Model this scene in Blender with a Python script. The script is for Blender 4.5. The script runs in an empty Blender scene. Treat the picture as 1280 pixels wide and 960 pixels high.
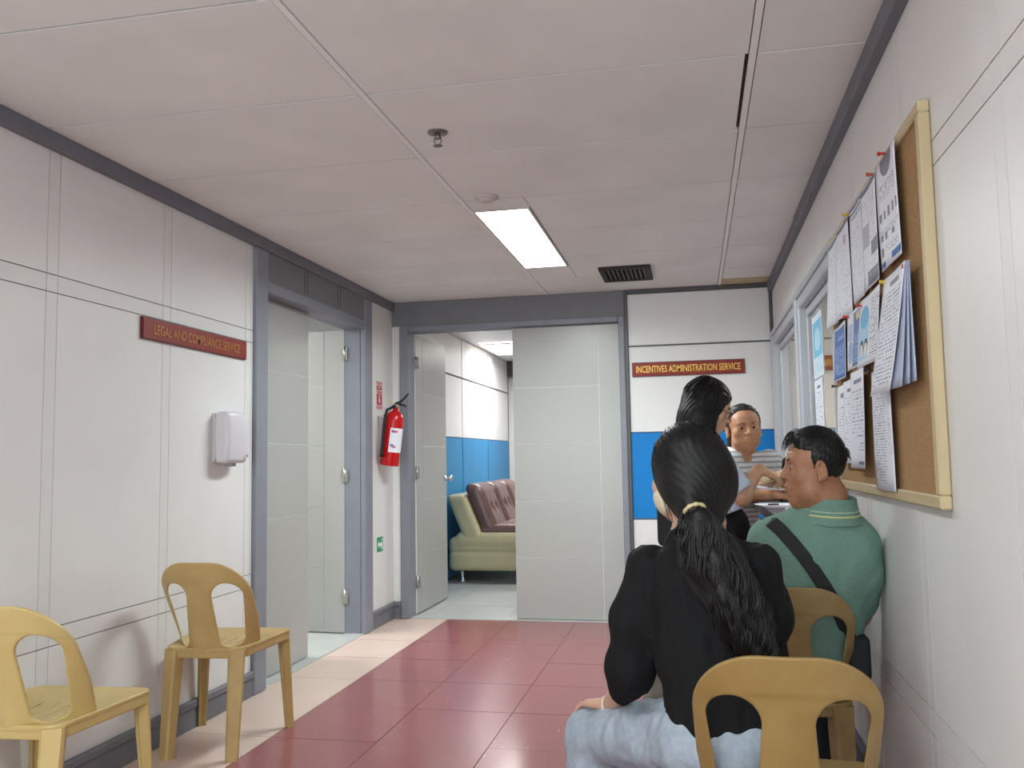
import bpy, bmesh, math, random
import numpy as np
from mathutils import Vector, Matrix
random.seed(7); np.random.seed(7)
scene = bpy.context.scene
col = scene.collection
# ------------------------------------------------------------------ camera
CAMH = 1.18
YAW, PIT, ROLL, FPX = .2031, .0841, -.0173, 1097.9
_f = Vector((-math.sin(YAW)*math.cos(PIT), math.cos(YAW)*math.cos(PIT), math.sin(PIT)))
_r0 = Vector((math.cos(YAW), math.sin(YAW), 0)); _u0 = _r0.cross(_f)
_r = _r0*math.cos(ROLL)+_u0*math.sin(ROLL); _u = -_r0*math.sin(ROLL)+_u0*math.cos(ROLL)
cd = bpy.data.cameras.new('camera'); cd.sensor_fit = 'HORIZONTAL'; cd.sensor_width = 36; cd.lens = FPX/1280*36
cd.clip_start = .05; cd.clip_end = 60
cam = bpy.data.objects.new('camera', cd); col.objects.link(cam)
cam.matrix_world = Matrix(((_r.x, _u.x, -_f.x, 0), (_r.y, _u.y, -_f.y, 0), (_r.z, _u.z, -_f.z, CAMH), (0, 0, 0, 1)))
scene.camera = cam
# ------------------------------------------------------------------ world, exposure
w = bpy.data.worlds.new('world'); scene.world = w; w.use_nodes = True
w.node_tree.nodes['Background'].inputs[0].default_value = (.8, .87, 1, 1)
w.node_tree.nodes['Background'].inputs[1].default_value = .35
scene.view_settings.view_transform = 'Standard'; scene.view_settings.look = 'None'
scene.view_settings.gamma = 1; scene.view_settings.use_curve_mapping = False
scene.view_settings.exposure = 0.13
def area(name, loc, sx, sy, power, colr=(1, .97, .93), spread=180, rot=(0, 0, 0)):
    l = bpy.data.lights.new(name, 'AREA'); l.shape = 'RECTANGLE'; l.size = sx; l.size_y = sy
    l.energy = power; l.color = colr; l.spread = math.radians(spread)
    o = bpy.data.objects.new(name, l); col.objects.link(o); o.location = loc; o.rotation_euler = rot
    return o
E_MAIN, E_NEAR, E_BACK, E_LEFT, E_OFFICE = 42, 11, 22, 36, 26
E_FILL = 105
L1 = area('corridor_lamp_light', (-.885, 4.75, 2.372), .26, 1.3, E_MAIN, (.88, 1, .985), 165)
L2 = area('corridor_lamp_light', (-.885, 1.0, 2.372), .26, 1.3, E_NEAR, (.88, 1, .985), 165)
L2b = area('corridor_lamp_light', (-.885, -1.5, 2.372), .26, 1.3, E_NEAR*1.8, (.88, 1, .985), 165)
LW = area('added_fill_light', (-.84, -2.96, 1.35), 2.3, 1.5, E_FILL, (.86, .98, 1), 180, (math.radians(90), 0, 0))  # fill light added behind the camera to bring neutral light to the ceiling
L3 = area('reception_lamp_light', (-1.75, 9.85, 2.42), .9, .9, E_BACK, (.97, .99, 1), 170)
L3b = area('reception_lamp_light', (-.55, 8.0, 2.42), .9, .9, E_BACK*.5, (.97, .99, 1), 170)
L4 = area('side_room_lamp_light', (-3.6, 5.0, 2.42), .6, 1.2, E_LEFT, (.96, 1, .98), 170)
L5 = area('office_lamp_light', (1.7, 5.2, 2.42), .6, 1.2, E_OFFICE, (1, .95, .84), 170)
# ------------------------------------------------------------------ helpers
def lin(c):
    c = c/255
    return c/12.92 if c <= .04045 else ((c+.055)/1.055)**2.4
def rgb(r, g, b): return (lin(r), lin(g), lin(b), 1)
def M(name, c, rough=.5, spec=.4, metal=0, var=None, bump=None, emit=None, c2=None, coat=0, stretch=(1, 1, 1)):
    m = bpy.data.materials.new(name); m.use_nodes = True
    nt = m.node_tree; b = nt.nodes['Principled BSDF']
    b.inputs['Base Color'].default_value = c; b.inputs['Roughness'].default_value = rough
    b.inputs['Specular IOR Level'].default_value = spec; b.inputs['Metallic'].default_value = metal
    b.inputs['Coat Weight'].default_value = coat
    if emit: b.inputs['Emission Color'].default_value = c; b.inputs['Emission Strength'].default_value = emit
    if var or bump:
        tc = nt.nodes.new('ShaderNodeTexCoord'); mp = nt.nodes.new('ShaderNodeMapping')
        mp.inputs['Scale'].default_value = stretch
        nt.links.new(tc.outputs['Object'], mp.inputs[0])
    if var:
        n = nt.nodes.new('ShaderNodeTexNoise'); n.inputs['Scale'].default_value = var[0]; n.inputs['Detail'].default_value = 5
        nt.links.new(mp.outputs[0], n.inputs['Vector'])
        rp = nt.nodes.new('ShaderNodeValToRGB'); k = var[1]
        rp.color_ramp.elements[0].position = .3; rp.color_ramp.elements[1].position = .7
        rp.color_ramp.elements[0].color = c2 if c2 else (c[0]*(1-k), c[1]*(1-k), c[2]*(1-k), 1)
        rp.color_ramp.elements[1].color = c if c2 else (min(1, c[0]*(1+k)), min(1, c[1]*(1+k)), min(1, c[2]*(1+k)), 1)
        nt.links.new(n.outputs['Fac'], rp.inputs[0]); nt.links.new(rp.outputs[0], b.inputs['Base Color'])
    if bump:
        n2 = nt.nodes.new('ShaderNodeTexNoise'); n2.inputs['Scale'].default_value = bump[0]; n2.inputs['Detail'].default_value = 4
        nt.links.new(mp.outputs[0], n2.inputs['Vector'])
        bp = nt.nodes.new('ShaderNodeBump'); bp.inputs['Strength'].default_value = bump[1]; bp.inputs['Distance'].default_value = .01
        nt.links.new(n2.outputs['Fac'], bp.inputs['Height']); nt.links.new(bp.outputs[0], b.inputs['Normal'])
    return m
def link(o, parent=None):
    col.objects.link(o)
    if parent is not None: o.parent = parent
    return o
def tag(o, label=None, cat=None, group=None, kind=None):
    if label: o['label'] = label
    if cat: o['category'] = cat
    if group: o['group'] = group
    if kind: o['kind'] = kind
    return o
def thing(name, label, cat, loc=(0, 0, 0), rz=0, group=None):
    o = bpy.data.objects.new(name, None); o.empty_display_size = .05; col.objects.link(o)
    o.location = loc; o.rotation_euler = (0, 0, rz)
    return tag(o, label, cat, group)
def mesh_np(name, V, F, mat, parent=None, smooth=True, local=None):
    """V (n,3), F (m,4) or (m,3) arrays or list"""
    me = bpy.data.meshes.new(name)
    V = np.asarray(V, dtype=np.float32)
    if local is not None: V = V-np.asarray(local, dtype=np.float32)
    if isinstance(F, np.ndarray):
        n = F.shape[1]; m = F.shape[0]
        me.vertices.add(len(V)); me.vertices.foreach_set('co', V.ravel())
        me.loops.add(m*n); me.loops.foreach_set('vertex_index', F.astype(np.int32).ravel())
        me.polygons.add(m); me.polygons.foreach_set('loop_start', np.arange(0, m*n, n, dtype=np.int32))
        me.update(calc_edges=True)
    else:
        me.from_pydata(V.tolist(), [], F)
    if smooth: me.polygons.foreach_set('use_smooth', np.ones(len(me.polygons), dtype=bool))
    me.validate(); me.update()
    me.materials.append(mat)
    return link(bpy.data.objects.new(name, me), parent)
def boxVF(x0, x1, y0, y1, z0, z1):
    V = [(x0, y0, z0), (x1, y0, z0), (x1, y1, z0), (x0, y1, z0), (x0, y0, z1), (x1, y0, z1), (x1, y1, z1), (x0, y1, z1)]
    F = [(0, 3, 2, 1), (4, 5, 6, 7), (0, 1, 5, 4), (1, 2, 6, 5), (2, 3, 7, 6), (3, 0, 4, 7)]
    return V, F
def loc_of(p):
    return np.array(p.location) if p is not None else np.zeros(3)
def box(name, x0, x1, y0, y1, z0, z1, mat, parent=None, bevel=0, seg=1):
    """box given in world coordinates; children are shifted to the (unrotated) parent"""
    V, F = boxVF(x0, x1, y0, y1, z0, z1)
    V = np.array(V)
    if parent is not None:
        q = parent
        while q is not None: V = V-np.array(q.location); q = q.parent
    if bevel:
        bm = bmesh.new(); vs = [bm.verts.new(v) for v in V]
        for f in F: bm.faces.new([vs[i] for i in f])
        bmesh.ops.bevel(bm, geom=bm.edges[:], offset=bevel, segments=seg, affect='EDGES', profile=.6)
        me = bpy.data.meshes.new(name); bm.to_mesh(me); bm.free()
        if seg > 1: me.polygons.foreach_set('use_smooth', np.ones(len(me.polygons), dtype=bool))
        me.materials.append(mat)
        return link(bpy.data.objects.new(name, me), parent)
    return mesh_np(name, V, F, mat, parent, smooth=False)
def boxes(name, lst, mat, parent=None):
    V = []; F = []
    for b in lst:
        v, f = boxVF(*b); o = len(V); V += v; F += [tuple(i+o for i in q) for q in f]
    V = np.array(V)
    q = parent
    while q is not None: V = V-np.array(q.location); q = q.parent
    return mesh_np(name, V, F, mat, parent, smooth=False)
def struct(o): o['kind'] = 'structure'; return o
def sroot(name, loc=(0, 0, 0)):
    o = bpy.data.objects.new(name, None); o.empty_display_size = .05; col.objects.link(o); o.location = loc
    return struct(o)
def tubeVF(pts, rads, n=10, cap=True):
    pts = [Vector(p) for p in pts]
    if not hasattr(rads, '__len__'): rads = [rads]*len(pts)
    V = []; F = []; up = Vector((0, 0, 1)); prev = None
    for i, p in enumerate(pts):
        d = (pts[min(i+1, len(pts)-1)]-pts[max(i-1, 0)]).normalized()
        if prev is None:
            a = d.cross(up) if abs(d.z) < .9 else d.cross(Vector((1, 0, 0)))
        else: a = prev-d*prev.dot(d)
        a.normalize(); prev = a; b = d.cross(a)
        for k in range(n):
            t = 2*math.pi*k/n
            V.append(tuple(p+(a*math.cos(t)+b*math.sin(t))*rads[i]))
    for i in range(len(pts)-1):
        for k in range(n):
            F.append((i*n+k, i*n+(k+1) % n, (i+1)*n+(k+1) % n, (i+1)*n+k))
    if cap:
        F.append(tuple(range(n-1, -1, -1))); F.append(tuple((len(pts)-1)*n+k for k in range(n)))
    return V, F
def tube(name, pts, rads, mat, parent=None, n=10, smooth=True):
    V, F = tubeVF(pts, rads, n)
    return mesh_np(name, V, F, mat, parent, smooth, local=chain_loc(parent))
def chain_loc(q):
    s = np.zeros(3)
    while q is not None: s = s+np.array(q.location); q = q.parent
    return s
def lathe(name, c, prof, mat, parent=None, n=24, axis='z'):
    V = []; F = []
    for r, h in prof:
        for k in range(n):
            t = 2*math.pi*k/n
            p = (r*math.cos(t), r*math.sin(t), h)
            if axis == 'x': p = (p[2], p[0], p[1])
            if axis == 'y': p = (p[1], p[2], p[0])
            V.append((c[0]+p[0], c[1]+p[1], c[2]+p[2]))
    for i in range(len(prof)-1):
        for k in range(n): F.append((i*n+k, i*n+(k+1) % n, (i+1)*n+(k+1) % n, (i+1)*n+k))
    F.append(tuple(range(n-1, -1, -1))); F.append(tuple((len(prof)-1)*n+k for k in range(n)))
    return mesh_np(name, V, F, mat, parent, True, local=chain_loc(parent))
def text(name, body, mat, width, height, M4, parent=None, depth=.002, off=.0):
    cu = bpy.data.curves.new(name, 'FONT'); cu.body = body; cu.size = 1; cu.extrude = .01; cu.offset = off
    cu.resolution_u = 3; cu.align_x = 'LEFT'
    o = bpy.data.objects.new(name, cu); col.objects.link(o)
    dg = bpy.context.evaluated_depsgraph_get()
    me = bpy.data.meshes.new_from_object(o.evaluated_get(dg)); bpy.data.objects.remove(o)
    co = np.zeros(len(me.vertices)*3, dtype=np.float32); me.vertices.foreach_get('co', co); co = co.reshape(-1, 3)
    lo = co.min(0); hi = co.max(0)
    co = (co-(lo+hi)/2)/(hi-lo)*np.array([width, height, depth])
    R = np.array(M4.to_3x3()); co = co@R.T+np.array(M4.translation)-chain_loc(parent)
    me.vertices.foreach_set('co', co.astype(np.float32).ravel()); me.materials.clear(); me.materials.append(mat); me.update()
    me.name = name
    return link(bpy.data.objects.new(name, me), parent)
# ---- signed distance modelling (surface nets)
def surf(fn, lo, hi, h, q=4):
    lo = np.array(lo, dtype=np.float32); hi = np.array(hi, dtype=np.float32)
    nb = np.maximum(1, np.ceil((hi-lo)/(h*q)).astype(int)); n = nb*q+1
    H = h*q
    cax = [lo[i]+H*np.arange(nb[i]+1, dtype=np.float32) for i in range(3)]
    CP = np.stack(np.meshgrid(*cax, indexing='ij'), -1).reshape(-1, 3)
    CD = fn(CP).reshape(nb+1)
    near = np.abs(CD) < 2.4*H
    act = np.zeros(nb, dtype=bool)
    for a in (0, 1):
        for b in (0, 1):
            for c in (0, 1): act |= near[a:a+nb[0], b:b+nb[1], c:c+nb[2]]
    fm = np.zeros(n, dtype=bool)
    base = act.repeat(q, 0).repeat(q, 1).repeat(q, 2)
    for a in (0, 1):
        for b in (0, 1):
            for c in (0, 1): fm[a:a+n[0]-1, b:b+n[1]-1, c:c+n[2]-1] |= base
    D = np.zeros(n, dtype=np.float32)
    ci = [np.minimum(np.arange(n[i])//q, nb[i]) for i in range(3)]
    D = CD[np.ix_(*ci)].astype(np.float32)
    idx = np.argwhere(fm)
    P = lo+idx.astype(np.float32)*np.float32(h)
    out = np.empty(len(P), dtype=np.float32)
    for s in range(0, len(P), 200000): out[s:s+200000] = fn(P[s:s+200000])
    D[fm] = out
    S = D < 0
    m = n-1
    cnt = np.zeros(m, dtype=np.int8)
    for a in (0, 1):
        for b in (0, 1):
            for c in (0, 1): cnt += S[a:a+m[0], b:b+m[1], c:c+m[2]]
    cells = np.argwhere((cnt > 0) & (cnt < 8))
    acc = np.zeros((len(cells), 3), dtype=np.float32); num = np.zeros(len(cells), dtype=np.float32)
    cor = [np.array(v) for v in np.ndindex(2, 2, 2)]
    for ca in cor:
        for ax in range(3):
            if ca[ax]: continue
            cb = ca.copy(); cb[ax] = 1
            ia = cells+ca; ib = cells+cb
            da = D[ia[:, 0], ia[:, 1], ia[:, 2]]; db = D[ib[:, 0], ib[:, 1], ib[:, 2]]
            x = (da < 0) != (db < 0)
            t = np.where(x, da/np.where(x, da-db, 1), 0)
            acc += np.where(x[:, None], ca+t[:, None]*(cb-ca), 0); num += x
    V = lo+(cells+acc/np.maximum(num, 1)[:, None])*h
    ID = -np.ones(m, dtype=np.int64); ID[cells[:, 0], cells[:, 1], cells[:, 2]] = np.arange(len(cells))
    Fs = []
    for ax in range(3):
        b, c = (ax+1) % 3, (ax+2) % 3
        s0 = [slice(None)]*3; s1 = [slice(None)]*3
        s0[ax] = slice(0, n[ax]-1); s1[ax] = slice(1, n[ax])
        ch = S[tuple(s0)] != S[tuple(s1)]
        e = np.argwhere(ch)
        e = e[(e[:, b] > 0) & (e[:, b] < m[b]) & (e[:, c] > 0) & (e[:, c] < m[c])]
        if not len(e): continue
        ins = S[e[:, 0], e[:, 1], e[:, 2]]
        def cid(ob, oc):
            k = e.copy(); k[:, b] += ob; k[:, c] += oc
            return ID[k[:, 0], k[:, 1], k[:, 2]]
        Q = np.stack([cid(-1, -1), cid(0, -1), cid(0, 0), cid(-1, 0)], 1)
        Q[~ins] = Q[~ins][:, ::-1]
        Fs.append(Q)
    F = np.concatenate(Fs); F = F[(F >= 0).all(1)]
    return V, F
def surfs(fn, boxes_):
    Vs = []; Fs = []; o = 0
    for lo, hi, h in boxes_:
        V, F = surf(fn, lo, hi, h); Vs.append(V); Fs.append(F+o); o += len(V)
    return np.concatenate(Vs), np.concatenate(Fs)
f32 = np.float32
def A3(*v): return np.array(v, dtype=f32)
def smin(a, b, k):
    h = np.maximum(k-np.abs(a-b), 0)/k
    return np.minimum(a, b)-h*h*k*.25
def smax(a, b, k): return -smin(-a, -b, k)
def ell(P, c, r, R=None):
    q = P-A3(*c)
    if R is not None: q = q@R
    r = A3(*r)
    k0 = np.sqrt(((q/r)**2).sum(1)); k1 = np.sqrt(((q/(r*r))**2).sum(1))+1e-6
    return k0*(k0-1)/k1
def rc(P, a, b, ra, rb):
    a = A3(*a); b = A3(*b); ab = b-a
    t = np.clip(((P-a)@ab)/max(1e-9, float(ab@ab)), 0, 1)
    return np.sqrt(((P-a-t[:, None]*ab)**2).sum(1))-(ra+(rb-ra)*t)
def limb(P, pts, rads, k=.03):
    d = None
    for i in range(len(pts)-1):
        e = rc(P, pts[i], pts[i+1], rads[i], rads[i+1])
        d = e if d is None else smin(d, e, k)
    return d
def loft(P, A, B, fwd, keys, k=.03):
    """keys: (t, rx, ry, oy); ellipse rings along A-B, fwd = facing direction"""
    A = np.array(A, dtype=f32); B = np.array(B, dtype=f32)
    L = float(np.linalg.norm(B-A)); wv = (B-A)/L
    f = np.array((fwd[0], fwd[1], 0), dtype=f32); f = f-wv*(f@wv); f /= np.linalg.norm(f); r = np.cross(f, wv)
    q = P-A; u = q@r; v = q@f; w_ = q@wv
    K = np.array(keys, dtype=f32); t = np.clip(w_/L, K[0, 0], K[-1, 0])
    tt = np.linspace(K[0, 0], K[-1, 0], 60)
    def ip(j):
        y = np.interp(tt, K[:, 0], K[:, j])
        y2 = np.convolve(np.pad(y, 5, mode='edge'), np.ones(11)/11, 'valid')
        return np.interp(t, tt, y2).astype(f32)
    rx, ry, oy = ip(1), ip(2), ip(3)
    d = (np.sqrt((u/rx)**2+((v-oy)/ry)**2)-1)*np.minimum(rx, ry)
    d = smax(d, w_-L*K[-1, 0], k); d = smax(d, L*K[0, 0]-w_, k)
    return d
def wrinkle(P, s=1., seed=0):
    x, y, z = P[:, 0]*s, P[:, 1]*s, P[:, 2]*s
    a = np.sin(31*x+17*z+3*np.sin(19*y+11*z+seed)+seed)
    b = np.sin(23*z-29*y+2.5*np.sin(27*x-9*z+2*seed)+1.7*seed)
    c = np.sin(53*z+37*x+2*np.sin(31*y+seed)+.6*seed)
    return (a*.5+b*.35+c*.15).astype(f32)
def frame(yaw_dir, pitch=0, roll=0):
    """columns: person's right, forward, up.  yaw_dir = (x,y) facing; pitch>0 looks up; roll>0 tilts to its right"""
    f = Vector((yaw_dir[0], yaw_dir[1], 0)).normalized()
    z = Vector((0, 0, 1)); r = f.cross(z)
    f2 = f*math.cos(pitch)+z*math.sin(pitch); z2 = r.cross(f2)
    r3 = r*math.cos(roll)-z2*math.sin(roll); z3 = z2*math.cos(roll)+r*math.sin(roll)
    return np.array([r3, f2, z3], dtype=f32).T
# ------------------------------------------------------------------ materials
m_wall = M('wall_panel_white', rgb(220, 219, 218), .45, .4, var=(3, .03))
m_strip = M('wall_batten_white', rgb(218, 217, 216), .45, .4, var=(3, .03))
m_dark = M('joint_shadow_grey', rgb(96, 92, 92), .8)
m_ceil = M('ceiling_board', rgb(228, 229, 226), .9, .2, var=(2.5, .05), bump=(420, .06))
m_ceil_st = M('ceiling_board_stained', rgb(196, 182, 150), .9, .2, var=(8, .1))
m_plenum = M('ceiling_joint_dark', rgb(98, 90, 86), .9)
m_crack = M('ceiling_crack_dark', rgb(52, 36, 32), .9)
m_tee = M('ceiling_tee', rgb(236, 236, 233), .7, .3)
m_grey = M('grey_paint', rgb(128, 131, 141), .5, .4, var=(6, .06))
m_greyh = M('grey_paint_header', rgb(116, 117, 122), .55, .35, var=(6, .05))
m_base = M('baseboard_grey', rgb(112, 112, 119), .55, .35, var=(8, .08))
m_strip_dk = M('aluminium_strip_dark', rgb(70, 66, 68), .4, .5)
m_door = M('door_white', rgb(166, 166, 163), .32, .5, var=(2, .02))
m_door_edge = M('door_groove_highlight', rgb(214, 217, 214), .4, .5)  # groove lines whiter than the door face: highlights put into the colour
m_blue = M('partition_blue', rgb(14, 122, 196), .6, .3, var=(5, .05))
m_blue2 = M('partition_blue_pale', rgb(44, 132, 186), .5, .3, var=(3, .06))
m_white2 = M('partition_white', rgb(222, 221, 221), .5, .3, var=(4, .02))
m_steel = M('steel', rgb(190, 188, 182), .3, .5, 1)
m_chrome = M('chrome', rgb(225, 225, 225), .12, .5, 1)
m_black = M('black_plastic', rgb(22, 22, 24), .4, .4)
m_gold = M('gold_letter', rgb(214, 168, 70), .35, .5, .35)
m_goldf = M('gold_letter_faded', rgb(166, 112, 66), .5, .4, .2)
m_sign = M('sign_maroon', rgb(132, 42, 32), .5, .35, var=(14, .12))
m_signedge = M('sign_edge', rgb(92, 30, 26), .5)
m_grout = M('floor_joint', rgb(104, 62, 64), .8)
m_tile_grey = M('tile_grey', rgb(176, 178, 176), .35, .4, var=(5, .05))
m_wood = M('pine_frame', rgb(192, 174, 138), .5, .35, var=(14, .10), stretch=(1, 1, .12))
m_woodh = M('pine_frame_rail', rgb(192, 174, 138), .5, .35, var=(14, .10), stretch=(1, .12, 1))
m_cork = M('cork', rgb(164, 130, 92), .9, .15, var=(160, .16), bump=(300, .3))
m_alu = M('window_aluminium', rgb(186, 188, 194), .4, .5, .15)
m_cream = M('office_cream', rgb(214, 204, 178), .7, .3)
m_redmetal = M('extinguisher_red', rgb(186, 16, 22), .25, .5, var=(3, .06))
m_paper = M('plain_paper', rgb(226, 228, 236), .7, .25)
def tile_mat(name, c, rough, streak):
    m = M(name, c, rough, .45)
    nt = m.node_tree; b = nt.nodes['Principled BSDF']
    tc = nt.nodes.new('ShaderNodeTexCoord'); mp = nt.nodes.new('ShaderNodeMapping')
    mp.inputs['Scale'].default_value = (44, 5, 1); mp.inputs['Rotation'].default_value = (0, 0, -.3)
    n = nt.nodes.new('ShaderNodeTexNoise'); n.inputs['Scale'].default_value = 2.2; n.inputs['Detail'].default_value = 3
    geo = nt.nodes.new('ShaderNodeNewGeometry'); nt.links.new(geo.outputs['Position'], mp.inputs[0])
    nt.links.new(mp.outputs[0], n.inputs['Vector'])
    rp = nt.nodes.new('ShaderNodeValToRGB'); e = rp.color_ramp.elements
    e[0].position = .69; e[0].color = c; e[1].position = .80; e[1].color = streak
    n2 = nt.nodes.new('ShaderNodeTexNoise'); n2.inputs['Scale'].default_value = 3; n2.inputs['Detail'].default_value = 6
    nt.links.new(geo.outputs['Position'], n2.inputs['Vector'])
    mx = nt.nodes.new('ShaderNodeMix'); mx.data_type = 'RGBA'; mx.blend_type = 'MULTIPLY'; mx.inputs[0].default_value = .16
    nt.links.new(n.outputs['Fac'], rp.inputs[0]); nt.links.new(rp.outputs[0], mx.inputs[6])
    r2 = nt.nodes.new('ShaderNodeValToRGB'); r2.color_ramp.elements[0].color = (.75, .75, .75, 1); r2.color_ramp.elements[0].position = .35
    r2.color_ramp.elements[1].position = .65
    nt.links.new(n2.outputs['Fac'], r2.inputs[0]); nt.links.new(r2.outputs[0], mx.inputs[7])
    nt.links.new(mx.outputs[2], b.inputs['Base Color'])
    mr = nt.nodes.new('ShaderNodeMapRange'); mr.inputs[3].default_value = rough*.97; mr.inputs[4].default_value = rough*1.08
    nt.links.new(n2.outputs['Fac'], mr.inputs[0]); nt.links.new(mr.outputs[0], b.inputs['Roughness'])
    return m
m_red = tile_mat('vinyl_red', rgb(144, 86, 88), .17, rgb(190, 150, 148))
m_pink = tile_mat('vinyl_pink', rgb(210, 186, 174), .26, rgb(213, 189, 177))
# ------------------------------------------------------------------ room shell
XL, XR, YB, YN, ZC = -2.25, .57, 6.38, -3.0, 2.385
# floor -------------------------------------------------------------
fl = struct(box('floor', XL-.12, XR+.1, YN, YB+.12, -.08, -.004, m_grout))
xs_red = [-1.83+.48*i for i in range(6)]; xs_red[-1] = XR+.02
ys = [.105+.5*i for i in range(13)]; ys = [YN, -2.4, -1.9, -1.4, -.9, -.395]+ys; ys[-1] = 6.105; ys.append(YB+.02)
g = .0016
def tiles(parent, xs_, ys_, mat, name='floor_tile', z0=-.03, z1=0):
    for i in range(len(xs_)-1):
        for j in range(len(ys_)-1):
            box(name, xs_[i]+g, xs_[i+1]-g, ys_[j]+g, ys_[j+1]-g, z0, z1+random.uniform(-.0006, .0006), mat, parent)
tiles(fl, [XL-.02, -1.83], ys, m_pink)
tiles(fl, xs_red, ys, m_red)
# neighbouring rooms' floors
fb = struct(box('floor', -2.6, 2.4, YB+.1, 11.6, -.08, -.004, m_dark))
tiles(fb, [-2.6+.6*i for i in range(9)], [YB+.02, 6.98, 7.58, 8.18, 8.78, 9.38, 9.98, 10.58, 11.4], m_tile_grey)
fs = struct(box('floor', -5.2, XL-.12, 3.2, 7.4, -.08, -.004, m_dark))
tiles(fs, [-5.2, -4.6, -4.0, -3.4, -2.8, XL-.02], [3.4, 4.0, 4.6, 5.2, 5.8, 6.3, 6.9], m_tile_grey)
fo = struct(box('floor', XR+.08, 3.4, 2.4, 7.2, -.08, 0, m_tile_grey))
# ceiling -----------------------------------------------------------
ce = struct(box('ceiling', XL-.1, XR+.1, YN, YB+.1, ZC+.012, ZC+.08, m_plenum))
xc = [XL, -1.035, .213, XR]
yc = [2.03+.63*i for i in range(-8, 7)]; yc = [YN]+[y for y in yc if y > YN+.2]+[YB]
lamps = [(4.085, 5.415), (.335, 1.665), (-2.165, -.835)]
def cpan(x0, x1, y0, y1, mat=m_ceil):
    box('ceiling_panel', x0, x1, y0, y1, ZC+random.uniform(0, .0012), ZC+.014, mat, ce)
gp = .0042
for i in range(3):
    for j in range(len(yc)-1):
        y0, y1 = yc[j]+gp, yc[j+1]-gp
        x0, x1 = xc[i]+.014, xc[i+1]-.014
        if i == 1:
            ov = [l for l in lamps if l[0] < y1 and l[1] > y0]
            if ov:
                l = ov[0]
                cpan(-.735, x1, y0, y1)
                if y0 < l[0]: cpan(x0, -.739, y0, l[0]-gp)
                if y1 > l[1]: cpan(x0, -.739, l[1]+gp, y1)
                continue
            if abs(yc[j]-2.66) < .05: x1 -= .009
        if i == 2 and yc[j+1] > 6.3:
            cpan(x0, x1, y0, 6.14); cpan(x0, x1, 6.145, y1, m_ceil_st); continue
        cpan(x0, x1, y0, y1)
for x in xc[1:3]:
    box('ceiling_tee', x-.0105, x+.0105, YN, YB, ZC-.002, ZC+.012, m_tee, ce)
box('ceiling_crack', .188, .2005, 2.67, 3.26, ZC+.006, ZC+.011, m_crack, ce)
# ceiling of the other rooms
struct(box('ceiling', -2.6, 2.4, YB+.12, 11.6, 2.45, 2.52, m_white2))
struct(box('ceiling', -5.2, XL-.12, 3.2, 7.4, 2.45, 2.52, m_white2))
struct(box('ceiling', XR+.1, 3.4, 2.4, 7.2, 2.45, 2.52, m_cream))
# left wall ---------------------------------------------------------
DL0, DL1 = 4.205, 5.90          # left door frame outer
wl = struct(boxes('wall_left', [(XL-.12, XL-.006, YN, DL0, 0, ZC), (XL-.12, XL-.006, DL1, YB+.12, 0, ZC), (XL-.12, XL-.006, DL0, DL1, 2.2, ZC)], m_dark))
def wall_grid(parent, xa, xb, ysplit, zsplit, mat_p, mat_s, sg):
    """panels and flat battens; ysplit = list of (y0,y1) battens; zsplit likewise"""
    def cuts(lo, hi, sp):
        out = []; p = lo
        for a, b in sp:
            if a > p: out.append((p, a, 0))
            out.append((a, b, 1)); p = b
        if hi > p: out.append((p, hi, 0))
        return out
    return cuts
gw = .0018
def lay(parent, x_out, x_in, ylo, yhi, zlo, zhi, yb, zb, pname='wall_panel', bname='wall_batten'):
    c = wall_grid(None, 0, 0, 0, 0, 0, 0, 0)
    for y0, y1, ky in c(ylo, yhi, yb):
        for z0, z1, kz in c(zlo, zhi, zb):
            bat = ky or kz
            a, b = (x_out, x_in) if x_out < x_in else (x_in, x_out)
            box(bname if bat else pname, a, b, y0+gw, y1-gw, z0+gw, z1-gw, m_strip if bat else m_wall, parent)
lb = [(YN+.4, YN+.455), (-1.92, -1.86), (-1.22, -1.16), (-.52, -.46), (.18, .24), (.88, .94), (1.58, 1.64), (2.295-.02, 2.335), (2.695, 2.755), (3.395, 3.455), (4.13, 4.185)]
lb = [(a, a+.058) for a in (-2.2, -1.5, -.8, -.1, .6, 1.3, 2.0, 2.70, 3.405, 4.125)]
lay(wl, XL-.01, XL, YN, DL0, .1, 2.33, lb, [(.545, .61), (1.805, 1.87)])
lay(wl, XL-.01, XL, DL1, YB, .1, 2.33, [], [])
# ceiling trim + baseboards
struct(box('trim_1', XL-.005, XL+.028, YN, YB-.0, 2.322, ZC-.0005, m_base, bevel=.004))
bl = sroot('baseboard_left')
box('baseboard_board', XL-.004, XL+.016, YN, DL0-.002, 0, .105, m_base, bl, .003)
box('baseboard_cap', XL-.004, XL+.024, YN, DL0-.002, .09, .125, m_base, bl, .006)
box('baseboard_board', XL-.004, XL+.016, DL1+.002, YB, 0, .105, m_base, bl, .003)
box('baseboard_cap', XL-.004, XL+.024, DL1+.002, YB, .09, .125, m_base, bl, .006)
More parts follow.
